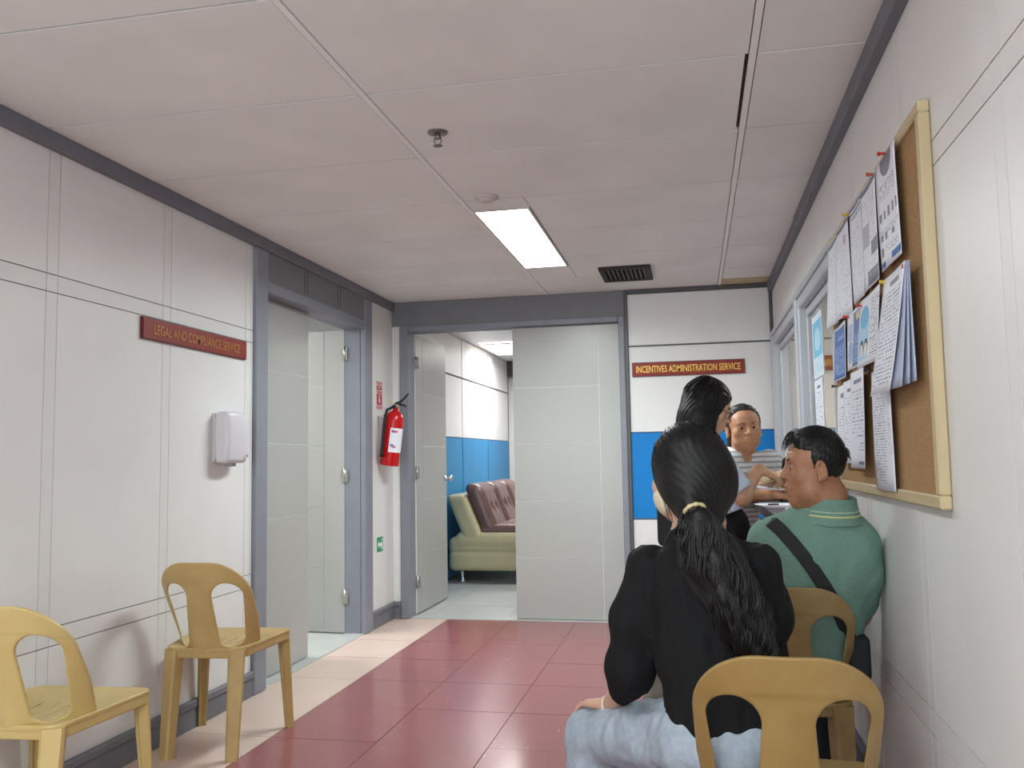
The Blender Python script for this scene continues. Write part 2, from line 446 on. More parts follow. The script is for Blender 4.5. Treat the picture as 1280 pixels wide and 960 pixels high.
# doors -------------------------------------------------------------
def leaf(parent, h, u, n, wdt, hgt, thick, z0=.012, name='door_leaf'):
    """hinge point h (x,y), u = direction to free edge, n = normal of the seen face; hinge strip .155"""
    u = Vector((u[0], u[1], 0)).normalized(); n = Vector((n[0], n[1], 0)).normalized(); h = Vector((h[0], h[1], 0))
    def blk(nm, a, b, z_0, z_1, d0, d1, mat, par):
        V, F = boxVF(a, b, d0, d1, z_0, z_1)
        W = [tuple(h+u*v[0]+n*v[1]+Vector((0, 0, v[2]))) for v in V]
        if (u.cross(n)).z < 0: F = [f[::-1] for f in F]
        return mesh_np(nm, W, F, mat, par, False, local=chain_loc(par))
    core = blk(name, 0, wdt, z0, hgt, -thick+.003, -.003, m_door_edge, parent)
    gs = [.45, .865, 1.285, 1.70]
    zs = [z0]+gs+[hgt]
    for s0, s1 in ((-.003, 0), (-thick, -thick+.003)):
        blk('door_panel', 0, .153, z0, hgt, s0, s1, m_door, core)
        for k in range(5):
            blk('door_panel', .158, wdt, zs[k]+(.0025 if k else 0), zs[k+1]-(.0025 if k < 4 else 0), s0, s1, m_door, core)
    return core
def hinges(parent, x, y, d=(0, 1)):
    for z in (.25, 1.08, 1.93):
        hb = lathe('hinge', (x, y, z-.05), [(.007, 0), (.007, .1)], m_steel, parent, 10)
        box('hinge_plate', x-.022 if d[0] else x-.002, x+.022 if d[0] else x+.002, y-.002 if d[0] else y-.022, y+.002 if d[0] else y+.022, z-.045, z+.045, m_steel, hb)
OL0, OL1, OLT = 4.335, 5.765, 2.10
d1 = sroot('door_1', (XL, DL0, 0))
# frame: casing on the wall face plus deep jamb
box('door_casing', XL-.02, XL+.022, DL0, OL0, 0, 2.322, m_grey, d1, .006)
box('door_casing', XL-.02, XL+.022, OL1, DL1, 0, 2.322, m_grey, d1, .006)
box('door_header', XL-.02, XL+.012, OL0, OL1, OLT+.06, 2.322, m_greyh, d1)
for yy in (4.80, 4.84, 5.30, 5.34): box('header_batten', XL+.011, XL+.015, yy, yy+.004, OLT+.07, 2.32, m_dark, d1)
box('door_lintel', XL-.02, XL+.022, OL0, OL1, OLT-.002, OLT+.06, m_grey, d1, .006)
box('door_jamb', XL-.14, XL-.02, OL0-.06, OL0, 0, OLT+.05, m_grey, d1)
box('door_jamb', XL-.14, XL-.02, OL1, OL1+.06, 0, OLT+.05, m_grey, d1)
box('door_soffit', XL-.14, XL-.02, OL0, OL1, OLT, OLT+.05, m_grey, d1)
box('door_threshold', XL-.13, XL+.005, OL0, OL1, -.004, .006, m_tile_grey, d1)
lf = leaf(d1, (XL-.075, OL0+.002), (0, 1), (1, 0), .708, OLT-.004, .04)
lf2 = leaf(d1, (XL-.135, OL1-.003), (-1, .06), (0, -1), .708, OLT-.004, .04)
hinges(d1, XL-.132, OL1-.008, (1, 0))
# back wall ---------------------------------------------------------
DB0, DB1 = -2.185, -.47       # back door frame outer
OB0, OB1, OBT = -2.115, -.515, 2.155
wb = struct(boxes('wall_back', [(XL-.12, DB0, YB+.006, YB+.12, 0, ZC), (DB1, XR+.1, YB+.02, YB+.12, 0, ZC), (DB0, DB1, YB+.006, YB+.12, 2.22, ZC)], m_dark))
box('wall_panel', XL, DB0-.001, YB, YB+.01, .12, 2.33, m_wall, wb)
bbk = sroot('baseboard_back')
box('baseboard_board', XL, DB0-.002, YB-.016, YB+.004, 0, .105, m_base, bbk, .003)
box('baseboard_cap', XL, DB0-.002, YB-.024, YB+.004, .09, .125, m_base, bbk, .006)
d2 = sroot('door_2', (DB0, YB, 0))
box('door_casing', DB0, OB0, YB-.022, YB+.02, 0, 2.2, m_grey, d2, .006)
box('door_casing', OB1, DB1, YB-.022, YB+.02, 0, 2.2, m_grey, d2, .006)
box('door_lintel', OB0, OB1, YB-.022, YB+.02, OBT, 2.2, m_grey, d2, .006)
box('door_header', XL+.005, DB1, YB-.012, YB+.02, 2.2, ZC-.0005, m_greyh, d2)
box('door_jamb', OB0-.05, OB0, YB+.02, YB+.13, 0, OBT+.04, m_grey, d2)
box('door_jamb', OB1, OB1+.04, YB+.02, YB+.13, 0, OBT+.04, m_grey, d2)
box('door_soffit', OB0, OB1, YB+.02, YB+.13, OBT, OBT+.04, m_grey, d2)
box('door_threshold', OB0, OB1, YB+.0, YB+.13, -.004, .005, m_tile_grey, d2)
leaf(d2, (OB1-.002, YB+.035), (-1, 0), (0, -1), .796, OBT-.004, .04)
lf4 = leaf(d2, (OB0+.012, YB+.13), (.012, 1), (1, 0), .80, OBT-.004, .04)
hinges(d2, OB0+.016, YB+.125, (1, 0))
kb = lathe('door_knob', (OB0+.024, YB+.87, 1.02), [(.026, 0), (.026, .006), (.011, .008), (.011, .032), (.02, .036), (.027, .048), (.026, .06), (.016, .068), (.002, .07)], m_chrome, d2, 20, 'x')
# right part of the back wall: partition with dark strips
px0, px1 = -.445, .548
def bpan(nm, z0, z1, mat): return box(nm, px0, px1, YB+.0, YB+.025, z0, z1, mat, wb)
bpan('partition_panel', 1.978, 2.352, m_white2); bpan('partition_panel', 1.352, 1.966, m_white2)
bpan('partition_panel', .735, 1.342, m_blue); bpan('partition_panel', .02, .727, m_white2)
box('partition_strip', px0, px1, YB-.004, YB+.02, 1.966, 1.978, m_strip_dk, wb)
box('partition_strip', px0, px1, YB-.002, YB+.02, 1.343, 1.351, M('aluminium_strip_blue', rgb(22, 74, 132), .4), wb)
box('partition_strip', px0, px1, YB-.002, YB+.02, .727, .735, m_strip_dk, wb)
struct(box('trim_2', DB1, px0, YB-.02, YB+.03, 0, ZC-.001, m_strip_dk, bevel=.003))
struct(box('trim_3', px0, px1, YB-.02, YB+.03, 2.352, ZC-.001, m_strip_dk, bevel=.003))
struct(box('trim_4', px1, XR-.001, YB-.022, YB+.03, 0, ZC-.001, m_strip_dk, bevel=.003))
# right wall with the service window ---------------------------------
WY0, WY1, WZ0, WZ1 = 3.55, 6.30, .97, 1.985
wr = struct(boxes('wall_right', [(XR+.006, XR+.1, YN, WY0, 0, ZC), (XR+.006, XR+.1, WY1, YB+.1, 0, ZC), (XR+.006, XR+.1, WY0, WY1, 0, WZ0), (XR+.006, XR+.1, WY0, WY1, WZ1, ZC)], m_dark))
rb = [(a, a+.058) for a in (-2.55, -1.85, -1.15, -.45, .25, .95, 1.70, 2.43, 3.13)]
rz = [(.46, .525), (1.845, 1.905)]
lay(wr, XR, XR+.01, YN, WY0, .1, 2.33, rb, rz)
lay(wr, XR, XR+.01, WY0, WY1, .1, WZ0, [], [(.46, .525)])
lay(wr, XR, XR+.01, WY0, YB, WZ1, 2.33, [], [])
lay(wr, XR, XR+.01, WY1, YB, .1, WZ1, [], [])
struct(box('trim_5', XR-.036, XR+.005, YN, 4.60, 2.318, ZC-.0005, m_base, bevel=.004))
struct(box('trim_6', XR-.03, XR+.005, 4.602, YB-.02, 2.318, ZC-.0005, m_base, bevel=.004))
br_ = sroot('baseboard_right')
box('baseboard_board', XR-.016, XR+.004, YN, YB, 0, .105, m_base, br_, .003)
box('baseboard_cap', XR-.024, XR+.004, YN, YB, .09, .125, m_base, br_, .006)
wn = sroot('window_1', (XR, WY0, WZ0))
x0, x1 = XR-.018, XR+.085
for y0, y1, nm in ((WY0, WY0+.07, 'window_stile'), (WY1-.07, WY1, 'window_stile'), (4.745, 4.865, 'window_mullion')):
    box(nm, x0, x1, y0, y1, WZ0, WZ1, m_alu, wn, .006)
    box('stile_bead', x0-.012, x0+.004, y0+.02, y1-.02, WZ0, WZ1-.0, m_alu, wn, .004)
for (ya, yb) in ((WY0+.07, 4.745), (4.865, WY1-.07)):
    box('window_head', x0, x1, ya, yb, WZ1-.055, WZ1, m_alu, wn, .006)
    box('window_sill', x0, x1, ya, yb, WZ0, WZ0+.05, m_alu, wn, .006)
    # inner sash
    xa, xb = XR+.02, XR+.05
    box('sash_rail', xa, xb, ya, yb, WZ1-.10, WZ1-.06, m_alu, wn, .004)
    box('sash_rail', xa, xb, ya, yb, WZ0+.05, WZ0+.09, m_alu, wn, .004)
    box('sash_stile', xa, xb, ya, ya+.04, WZ0+.09, WZ1-.10, m_alu, wn, .004)
    box('sash_stile', xa, xb, yb-.04, yb, WZ0+.09, WZ1-.10, m_alu, wn, .004)
m_glass = M('window_glass', (1, 1, 1, 1), .02, .5); m_glass.node_tree.nodes['Principled BSDF'].inputs['Transmission Weight'].default_value = 1
m_glass.node_tree.nodes['Principled BSDF'].inputs['IOR'].default_value = 1.45
for (ya, yb) in ((WY0+.11, 4.705), (4.905, WY1-.11)):
    box('window_pane', XR+.033, XR+.037, ya, yb, WZ0+.09, WZ1-.10, m_glass, wn)
box('window_top_rail', XR-.03, XR+.002, WY0, YB-.03, WZ1, WZ1+.03, m_alu, wn, .004)
# walls of the other rooms ------------------------------------------
wi = struct(box('wall_back', -2.46, -2.40, YB+.12, 11.6, 0, 2.45, m_strip_dk))
for (ya, yb) in ((YB+.14, 7.35), (7.37, 8.94), (8.965, 10.11), (10.135, 11.28)):
    box('partition_panel', -2.402, -2.385, ya, yb, 1.405, 2.02, m_white2, wi)
    box('partition_panel', -2.402, -2.385, ya, yb, 2.04, 2.44, m_white2, wi)
    box('partition_panel', -2.402, -2.385, ya, yb, .02, 1.395, m_blue2, wi)
struct(box('wall_back', -2.6, 2.4, 11.4, 11.5, 0, 2.45, m_white2))
struct(box('wall_back', 2.3, 2.4, YB+.12, 11.5, 0, 2.45, m_white2))
struct(box('trim_7', -2.385, -1.2, 11.26, 11.4, 2.25, 2.45, m_strip_dk))
wsd = struct(box('wall_left', -5.2, -5.1, 3.2, 7.4, 0, 2.45, m_white2))
struct(box('wall_left', -5.1, XL-.12, 3.2, 3.3, 0, 2.45, m_white2))
struct(box('wall_left', -5.1, XL-.12, 7.0, 7.1, 0, 2.45, m_white2))
struct(box('wall_right', XR+.1, 3.4, 7.1, 7.2, 0, 2.45, m_cream))
struct(box('wall_right', 3.3, 3.4, 2.4, 7.1, 0, 2.45, m_cream))
struct(box('wall_right', XR+.1, 3.3, 2.4, 2.5, 0, 2.45, m_cream))
struct(boxes('wall_front', [(XL-.12, XR+.1, YN-.1, YN, 0, .6), (XL-.12, XR+.1, YN-.1, YN, 2.1, ZC), (XL-.12, -1.99, YN-.1, YN, .6, 2.1), (.31, XR+.1, YN-.1, YN, .6, 2.1)], m_wall))
w2 = sroot('added_window', (-.84, YN, .6))  # unseen window, added as an opening for the fill light
for q in ((-1.99, -1.94), (-.865, -.815), (.26, .31)): box('window_stile', q[0], q[1], YN-.07, YN-.03, .6, 2.1, m_alu, w2)
for q in ((.6, .65), (2.05, 2.1)): box('window_rail', -1.94, .26, YN-.07, YN-.03, q[0], q[1], m_alu, w2)

# office side: window blind edge / curtain strip behind the far pane, noticeboard on the cream wall
nb = tag(box('wall_sign', .98, 1.36, 7.07, 7.1, 1.79, 1.93, M('tan_board', rgb(170, 124, 76), .6, var=(20, .1))), 'tan board on the cream wall seen through the service window', 'sign')
# lamps ---------------------------------------------------------------
m_lamp = M('lamp_diffuser', (1, 1, 1, 1), .5, emit=9)
m_lamp.node_tree.nodes['Principled BSDF'].inputs['Emission Color'].default_value = (1, .985, .96, 1)
m_lampf = M('lamp_frame', rgb(200, 192, 186), .5)
for k, (a, b) in enumerate(lamps):
    lab = ['long white fluorescent ceiling panel lit above the corridor', 'long fluorescent ceiling panel above the camera', 'long fluorescent ceiling panel at the near end of the corridor'][k]
    t = thing('ceiling_lamp', lab, 'lamp', (-.885, (a+b)/2, ZC), 0, 'corridor ceiling lamps')
    box('diffuser', -1.012, -.752, a+.012, b-.012, ZC-.001, ZC+.01, m_lamp, t)
    for q in ((-1.022, -1.012, a, b), (-.752, -.742, a, b), (-1.012, -.752, a, a+.012), (-1.012, -.752, b-.012, b)):
        box('lamp_frame', q[0], q[1], q[2], q[3], ZC-.006, ZC+.01, m_lampf, t)
t = thing('ceiling_lamp', 'louvred ceiling lamp in the room behind the double door', 'lamp', (-1.75, 9.85, 2.45))
box('diffuser', -2.3, -1.2, 9.35, 10.35, 2.44, 2.449, m_lamp, t)
for i in range(7): box('louvre', -2.3, -1.2, 9.35+i*.165, 9.36+i*.165, 2.425, 2.45, m_lampf, t)
for i in range(8): box('louvre', -2.3+i*.156, -2.29+i*.156, 9.35, 10.35, 2.425, 2.45, m_lampf, t)
t = thing('ceiling_lamp', 'second louvred ceiling lamp of the reception room, nearer the double door', 'lamp', (-.55, 8.0, 2.45))
box('diffuser', -1.1, 0, 7.5, 8.5, 2.44, 2.449, m_lamp, t)
for i in range(7): box('louvre', -1.1, 0, 7.5+i*.165, 7.51+i*.165, 2.425, 2.45, m_lampf, t)
for i in range(8): box('louvre', -1.1+i*.156, -1.09+i*.156, 7.5, 8.5, 2.425, 2.45, m_lampf, t)
t = thing('ceiling_lamp', 'ceiling lamp in the room behind the left double door', 'lamp', (-3.6, 5.0, 2.45))
box('diffuser', -3.9, -3.3, 4.4, 5.6, 2.435, 2.449, m_lamp, t); box('lamp_frame', -3.93, -3.27, 4.37, 5.63, 2.44, 2.45, m_lampf, t)
t = thing('ceiling_lamp', 'ceiling lamp of the office behind the service window', 'lamp', (1.7, 5.2, 2.45))
box('diffuser', 1.4, 2.0, 4.6, 5.8, 2.435, 2.449, m_lamp, t); box('lamp_frame', 1.37, 2.03, 4.57, 5.83, 2.44, 2.45, m_lampf, t)
# ------------------------------------------------------------------ ceiling fittings
t = thing('fire_sprinkler', 'small metal fire sprinkler head hanging from the ceiling', 'sprinkler', (-.89, 3.04, ZC))
m_brz = M('sprinkler_bronze', rgb(120, 112, 106), .35, .5, .6)
lathe('escutcheon', (-.89, 3.04, ZC-.008), [(.038, .008), (.036, .003), (.022, 0), (.012, .001)], m_brz, t)
lathe('sprinkler_body', (-.89, 3.04, ZC-.028), [(.006, 0), (.009, .004), (.011, .022)], m_brz, t)
for s in (-1, 1): tube('frame_arm', [(-.89+s*.01, 3.04, ZC-.02), (-.89+s*.014, 3.04, ZC-.034), (-.89+s*.004, 3.04, ZC-.05)], .0025, m_brz, t, 6)
lathe('deflector', (-.89, 3.04, ZC-.054), [(.004, 0), (.017, .001), (.017, .003), (.004, .004)], m_brz, t, 16)
t = thing('smoke_detector', 'flat round white detector on the ceiling beside the lit lamp', 'detector', (-.905, 3.87, ZC))
m_det = M('detector_white', rgb(196, 186, 182), .6)
lathe('detector_base', (-.905, 3.87, ZC-.012), [(.05, 0), (.055, .004), (.055, .012)], m_det, t, 28)
lathe('detector_cap', (-.905, 3.87, ZC-.026), [(.016, 0), (.03, .003), (.034, .012), (.034, .016)], m_det, t, 24)
t = thing('air_vent', 'black slatted air vent in the ceiling', 'vent', (-.4, 5.74, ZC))
vx0, vx1, vy0, vy1 = -.565, -.235, 5.53, 5.95
m_vent = M('vent_black', rgb(38, 34, 34), .6)
box('vent_backing', vx0+.02, vx1-.02, vy0+.02, vy1-.02, ZC-.003, ZC-.001, M('vent_inside', rgb(14, 12, 12), .9), t)
for q in ((vx0, vx1, vy0, vy0+.035), (vx0, vx1, vy1-.035, vy1), (vx0, vx0+.035, vy0+.035, vy1-.035), (vx1-.035, vx1, vy0+.035, vy1-.035)):
    box('vent_frame', *q, ZC-.02, ZC-.0005, m_vent, t, .003)
m_slat = M('vent_slat_grey', rgb(76, 70, 70), .5)
for i in range(9):
    x = vx0+.05+i*.0285
    s = box('slat', x, x+.012, vy0+.037, vy1-.037, ZC-.014, ZC-.004, m_slat, t)
# ------------------------------------------------------------------ wall signs
def plaque(name, label, c, wdt, hgt, u, n, body, tw, th, lm=None):
    """c centre on wall, u reading direction, n outward normal"""
    u = Vector(u); n = Vector(n); z = Vector((0, 0, 1))
    t = thing(name, label, 'sign', c)
    def slab(nm, w_, h_, d0, d1, mat):
        V, F = boxVF(-w_/2, w_/2, -h_/2, h_/2, d0, d1)
        W = [tuple(Vector(c)+u*v[0]+z*v[1]+n*v[2]) for v in V]
        return mesh_np(nm, W, F, mat, t, False, local=c)
    slab('sign_back', wdt, hgt, 0, .012, m_signedge)
    slab('sign_face', wdt-.008, hgt-.008, .012, .015, m_sign)
    M4 = Matrix(((u.x, 0, n.x, c[0]+n.x*.0162), (u.y, 0, n.y, c[1]+n.y*.0162), (u.z, 1, n.z, c[2]), (0, 0, 0, 1)))
    text('sign_lettering', body, lm or m_gold, tw, th, M4, t, .0024, .012)
    return t
plaque('wall_sign', 'maroon plaque with faded gold lettering on the left wall', (XL, 3.68, 1.752), .87, .094, (0, 1, 0), (1, 0, 0), 'LEGAL AND COMPLIANCE SERVICE', .72, .044, m_goldf)
plaque('wall_sign', 'maroon plaque with bright gold lettering on the far white partition', (-.028, YB, 1.80), .79, .103, (1, 0, 0), (0, -1, 0), 'INCENTIVES ADMINISTRATION SERVICE', .73, .05)
# ------------------------------------------------------------------ hand dryer / dispenser
t = thing('soap_dispenser', 'white rounded plastic dispenser on the left wall beside the door frame', 'dispenser', (XL, 3.92, 1.30))
def disp(P):
    q = P-A3(XL+.05, 3.905, 1.303)
    # rounded box whose front bows out
    bow = .022*np.cos(np.clip(q[:, 1]/.07, -1.5, 1.5))-.012-.012*(q[:, 2]/.12)**2
    d = np.stack([np.abs(q[:, 0])-(.05+bow-.02), np.abs(q[:, 1])-.078, np.abs(q[:, 2])-.104], 1)
    return np.sqrt((np.maximum(d, 0)**2).sum(1))+np.minimum(d.max(1), 0)-.02
m_disp = M('dispenser_plastic', rgb(206, 202, 208), .35, .5)
V, F = surf(disp, (XL, 3.78, 1.16), (XL+.14, 4.03, 1.45), .004); mesh_np('cover', V, F, m_disp, t, local=t.location)
box('wall_plate', XL, XL+.012, 3.815, 3.995, 1.185, 1.42, m_disp, t, .004)
box('nozzle', XL+.03, XL+.07, 3.88, 3.92, 1.163, 1.185, M('nozzle_grey', rgb(150, 150, 156), .4), t, .004)
lathe('badge', (XL+.108, 3.955, 1.215), [(.008, 0), (.008, .003)], M('badge_grey', rgb(160, 160, 170), .4), t, 14, 'x')
# ------------------------------------------------------------------ fire extinguisher + labels
t = thing('fire_extinguisher', 'red fire extinguisher hanging on its bracket by the back corner', 'extinguisher', (-2.172, 6.085, 1.14))
t.rotation_euler = (math.radians(0), math.radians(7), 0)
def lt(name, prof, mat, c=(0, 0, 0), par=t, n=28):
    V = []; F = []
    for r, h in prof:
        for k in range(n):
            a = 2*math.pi*k/n; V.append((c[0]+r*math.cos(a), c[1]+r*math.sin(a), c[2]+h))
    for i in range(len(prof)-1):
        for k in range(n): F.append((i*n+k, i*n+(k+1) % n, (i+1)*n+(k+1) % n, (i+1)*n+k))
    F.append(tuple(range(n-1, -1, -1))); F.append(tuple((len(prof)-1)*n+k for k in range(n)))
    return mesh_np(name, V, F, mat, par)
cyl = lt('cylinder', [(.055, 0), (.066, .004), (.068, .012), (.068, .33), (.064, .355), (.052, .378), (.034, .394), (.02, .402), (.018, .42)], m_redmetal)
lt('valve', [(.016, .418), (.022, .424), (.022, .446), (.012, .452)], m_steel)
lt('gauge', [(.017, 0), (.017, .014)], m_steel, (.02, -.02, .428))
def lbox(nm, x0, x1, y0, y1, z0, z1, mat, par=t):
    V, F = boxVF(x0, x1, y0, y1, z0, z1); return mesh_np(nm, V, F, mat, par, False)
V, F = tubeVF([(-.01, 0, .45), (.03, 0, .468), (.06, 0, .50), (.085, 0, .535)], [.008, .009, .008, .006], 8); mesh_np('carry_handle', V, F, m_black, t)
V, F = tubeVF([(-.01, 0, .44), (.04, 0, .45), (.08, 0, .44)], [.007, .008, .006], 8); mesh_np('lever', V, F, m_black, t)
V, F = tubeVF([(0, -.02, .435), (-.045, -.055, .40), (-.05, -.068, .33), (-.045, -.076, .2), (-.04, -.078, .08), (-.038, -.078, .06)], [.011, .011, .011, .011, .013, .016], 10); mesh_np('hose', V, F, m_black, t)
V, F = tubeVF([(-.03, 0, .455), (-.05, -.02, .475), (-.07, -.01, .478), (-.06, .01, .47), (-.04, .01, .462)], .003, 6); mesh_np('safety_seal', V, F, M('seal_yellow', rgb(226, 214, 110), .5), t)
# paper tag wrapped on the cylinder
V = []; F = []
for i in range(9):
    a = math.radians(-88+i*13)
    for z in (.10, .275): V.append((.0695*math.cos(a), .0695*math.sin(a), z))
for i in range(8): F.append((2*i, 2*i+2, 2*i+3, 2*i+1))
mesh_np('inspection_tag', V, F, m_paper, t)
for k, (a, z, w_, cc) in enumerate(((-74, .252, .006, (120, 60, 150)), (-66, .248, .005, (80, 90, 170)), (-56, .25, .014, (210, 90, 110)), (-70, .15, .012, (110, 110, 190)), (-58, .14, .014, (200, 110, 140)))):
    a = math.radians(a); c_ = Vector((.0702*math.cos(a), .0702*math.sin(a), z)); uu = Vector((-math.sin(a), math.cos(a), 0))
    V = [tuple(c_+uu*sx*w_+Vector((0, 0, sz*.008))) for sx, sz in ((-1, -1), (1, -1), (1, 1), (-1, 1))]
    mesh_np('tag_mark', V, [(0, 1, 2, 3)], M('tag_ink', rgb(*cc), .7), t, False)
V, F = tubeVF([(-.068, 0, .36), (-.085, 0, .36)], .008, 8); mesh_np('bracket_hook', V, F, m_steel, t)
tag(box('wall_bracket', XL, XL+.006, 6.05, 6.07, 1.42, 1.50, m_steel), 'slim metal hook plate on the wall beside the red extinguisher', 'bracket')
# red striped arrow label
def decal(name, label, cat, c, wdt, hgt, mat):
    t = thing(name, label, cat, c)
    V, F = boxVF(0, .0015, -wdt/2, wdt/2, -hgt/2, hgt/2); mesh_np('sticker', V, F, mat, t, False)
    return t
m_redst = M('sticker_red', rgb(176, 52, 62), .5); m_pale = M('sticker_pink_white', rgb(232, 208, 206), .5)
t = decal('extinguisher_sticker', 'red and white striped arrow sticker above the fire extinguisher', 'sticker', (XL, 6.09, 1.655), .125, .205, m_pale)
def poly(nm, pts, mat, par, x=.0024):
    V = [(x, p[0], p[1]) for p in pts]; return mesh_np(nm, V, [tuple(range(len(pts)))], mat, par, False)
for i in range(6):
    y = -.062+i*.021
    for z in (.075, -.102): poly('hazard_stripe', [(y, z), (y+.011, z), (y+.019, z+.026), (y+.008, z+.026)], m_redst, t)
poly('red_field', [(-.055, -.072), (.055, -.072), (.055, .012), (-.055, .012)], m_redst, t)
poly('lettering_band', [(-.055, .018), (.055, .018), (.055, .07), (-.055, .07)], m_redst, t)
poly('arrow', [(-.01, .004), (-.01, -.035), (-.024, -.035), (0, -.066), (.024, -.035), (.01, -.035), (.01, .004)], m_pale, t, .003)
for z, s in ((.056, 'FIRE'), (.033, 'EXTINGUISHER')):
    text('lettering', s, m_pale, .06 if len(s) < 5 else .1, .013, Matrix(((0, 0, 1, XL+.0034), (1, 0, 0, 6.09), (0, 1, 0, 1.655+z), (0, 0, 0, 1))), t, .0006, .01)
m_green = M('sticker_green', rgb(46, 150, 92), .5)
t = decal('exit_sticker', 'small green sticker with white arrow low on the left wall', 'sticker', (XL, 6.09, .575), .115, .105, m_green)
m_wt = M('sticker_white', rgb(228, 238, 230), .5)
poly('arrow', [(-.045, .0), (-.02, .03), (-.02, .012), (.01, .012), (.01, -.012), (-.02, -.012), (-.02, -.03)], m_wt, t)
poly('figure_body', [(.015, -.04), (.025, -.04), (.032, -.01), (.042, -.035), (.05, -.03), (.04, .012), (.022, .018), (.012, .0)], m_wt, t)
poly('figure_head', [(.036+.009*math.cos(a), .031+.009*math.sin(a)) for a in np.linspace(0, 5.5, 8)], m_wt, t)
# ------------------------------------------------------------------ bulletin board
BX = XR-.022
by0, by1, bz0, bz1 = 2.165, 3.585, 1.045, 2.008
t = thing('bulletin_board', 'large cork bulletin board with pale wood frame on the right wall', 'bulletin board', (XR, by0, bz0))
box('cork_sheet', BX+.006, XR-.001, by0+.02, 2.86, bz0+.02, bz1-.02, m_cork, t)
box('cork_sheet', BX+.006, XR-.001, 2.866, by1-.02, bz0+.02, bz1-.02, m_cork, t)
box('seam_strip', BX+.002, XR-.001, 2.858, 2.868, bz0+.02, bz1-.02, m_wood, t)
for q, mm in (((by0, by1, bz0, bz0+.032), m_woodh), ((by0, by1, bz1-.03, bz1), m_woodh), ((by0, by0+.036, bz0+.032, bz1-.03), m_wood), ((by1-.03, by1, bz0+.032, bz1-.03), m_wood)):
    box('frame_rail', BX-.006, XR-.001, q[0], q[1], q[2], q[3], mm, t, .004)
def print_mat(name, base, lines=(), rects=(), ells=(), rough=.55):
    """flat print: lines = (u0,u1,v0,v1,n,colour,density); rects = (u0,u1,v0,v1,colour); u right, v up in 0..1"""
    m = M(name, base, rough, .3); nt = m.node_tree; b = nt.nodes['Principled BSDF']
    uv = nt.nodes.new('ShaderNodeUVMap'); sp = nt.nodes.new('ShaderNodeSeparateXYZ'); nt.links.new(uv.outputs[0], sp.inputs[0])
    U, Vv = sp.outputs[0], sp.outputs[1]
    def mt(op, a, c=None):
        n = nt.nodes.new('ShaderNodeMath'); n.operation = op
        for i, x in enumerate((a, c)):
            if x is None: continue
            if hasattr(x, 'links'): nt.links.new(x, n.inputs[i])
            else: n.inputs[i].default_value = x
        return n.outputs[0]
    def inr(u0, u1, v0, v1):
        a = mt('MULTIPLY', mt('GREATER_THAN', U, u0), mt('LESS_THAN', U, u1))
        c = mt('MULTIPLY', mt('GREATER_THAN', Vv, v0), mt('LESS_THAN', Vv, v1))
        return mt('MULTIPLY', a, c)
    cur = None
    def over(mask, colr):
        nonlocal cur
        mx = nt.nodes.new('ShaderNodeMix'); mx.data_type = 'RGBA'
        nt.links.new(mask, mx.inputs[0])
        if cur is None: mx.inputs[6].default_value = base
        else: nt.links.new(cur, mx.inputs[6])
        mx.inputs[7].default_value = colr; cur = mx.outputs[2]
    for r in rects: over(inr(*r[:4]), r[4])
    for (cu, cv, ru, rv, colr) in ells:
        a = mt('POWER', mt('DIVIDE', mt('SUBTRACT', U, cu), ru), 2); c = mt('POWER', mt('DIVIDE', mt('SUBTRACT', Vv, cv), rv), 2)
        over(mt('LESS_THAN', mt('ADD', a, c), 1), colr)
    for (u0, u1, v0, v1, n, colr, dens) in lines:
        row = mt('FLOOR', mt('MULTIPLY', Vv, n)); fr = mt('FRACT', mt('MULTIPLY', Vv, n))
        cmb = nt.nodes.new('ShaderNodeCombineXYZ'); nt.links.new(mt('MULTIPLY', U, 16), cmb.inputs[0]); nt.links.new(mt('MULTIPLY', row, 3.7), cmb.inputs[1])
        no = nt.nodes.new('ShaderNodeTexNoise'); no.inputs['Scale'].default_value = 1.3; no.inputs['Detail'].default_value = 1
        nt.links.new(cmb.outputs[0], no.inputs['Vector'])
        msk = mt('MULTIPLY', mt('MULTIPLY', mt('GREATER_THAN', fr, .35), mt('LESS_THAN', fr, .8)), mt('LESS_THAN', no.outputs['Fac'], dens))
        over(mt('MULTIPLY', msk, inr(u0, u1, v0, v1)), colr)
    if cur is not None: nt.links.new(cur, b.inputs['Base Color'])
    return m
INK = rgb(120, 122, 140); WP = rgb(224, 226, 236); GY = rgb(126, 128, 146); BL = rgb(74, 112, 178)
def sheet(name, label, cat, y0, y1, zt, zb, mat, off=.004, curl=.0, skew=0., lift=0., group=None, par=None):
    """paper on the board; y0 = right edge as seen (nearer camera), y1 = left edge; u runs left to right (y1->y0)"""
    nu, nv = 8, 10; V = []; F = []; UV = []
    for j in range(nv+1):
        for i in range(nu+1):
            u = i/nu; v = j/nv
            y = y1+(y0-y1)*u+skew*(1-v); z = zb+(zt-zb)*v
            x = BX-.006-off-curl*(u**2)*(1-v)-lift*(1-v)**1.5-.002*math.sin(u*5+v*3)
            V.append((x, y, z)); UV.append((u, v))
    for j in range(nv):
        for i in range(nu):
            a = j*(nu+1)+i; F.append((a, a+1, a+nu+2, a+nu+1))
    c = (BX, (y0+y1)/2, zb)
    if par is None:
        o = mesh_np(name, V, F, mat, None, True); tag(o, label, cat, group)
        # put the origin on the sheet
        o.location = c; me = o.data; co = np.array(V, dtype=f32)-A3(*c); me.vertices.foreach_set('co', co.ravel())
    else: o = mesh_np(name, V, F, mat, par, True, local=chain_loc(par))
    me = o.data; ul = me.uv_layers.new(name='UVMap')
    for l in me.loops: ul.data[l.index].uv = UV[l.vertex_index]
    sm = o.modifiers.new('sheet', 'SOLIDIFY'); sm.thickness = .0006; sm.offset = 0
    return o
G1 = 'papers pinned on the cork board'
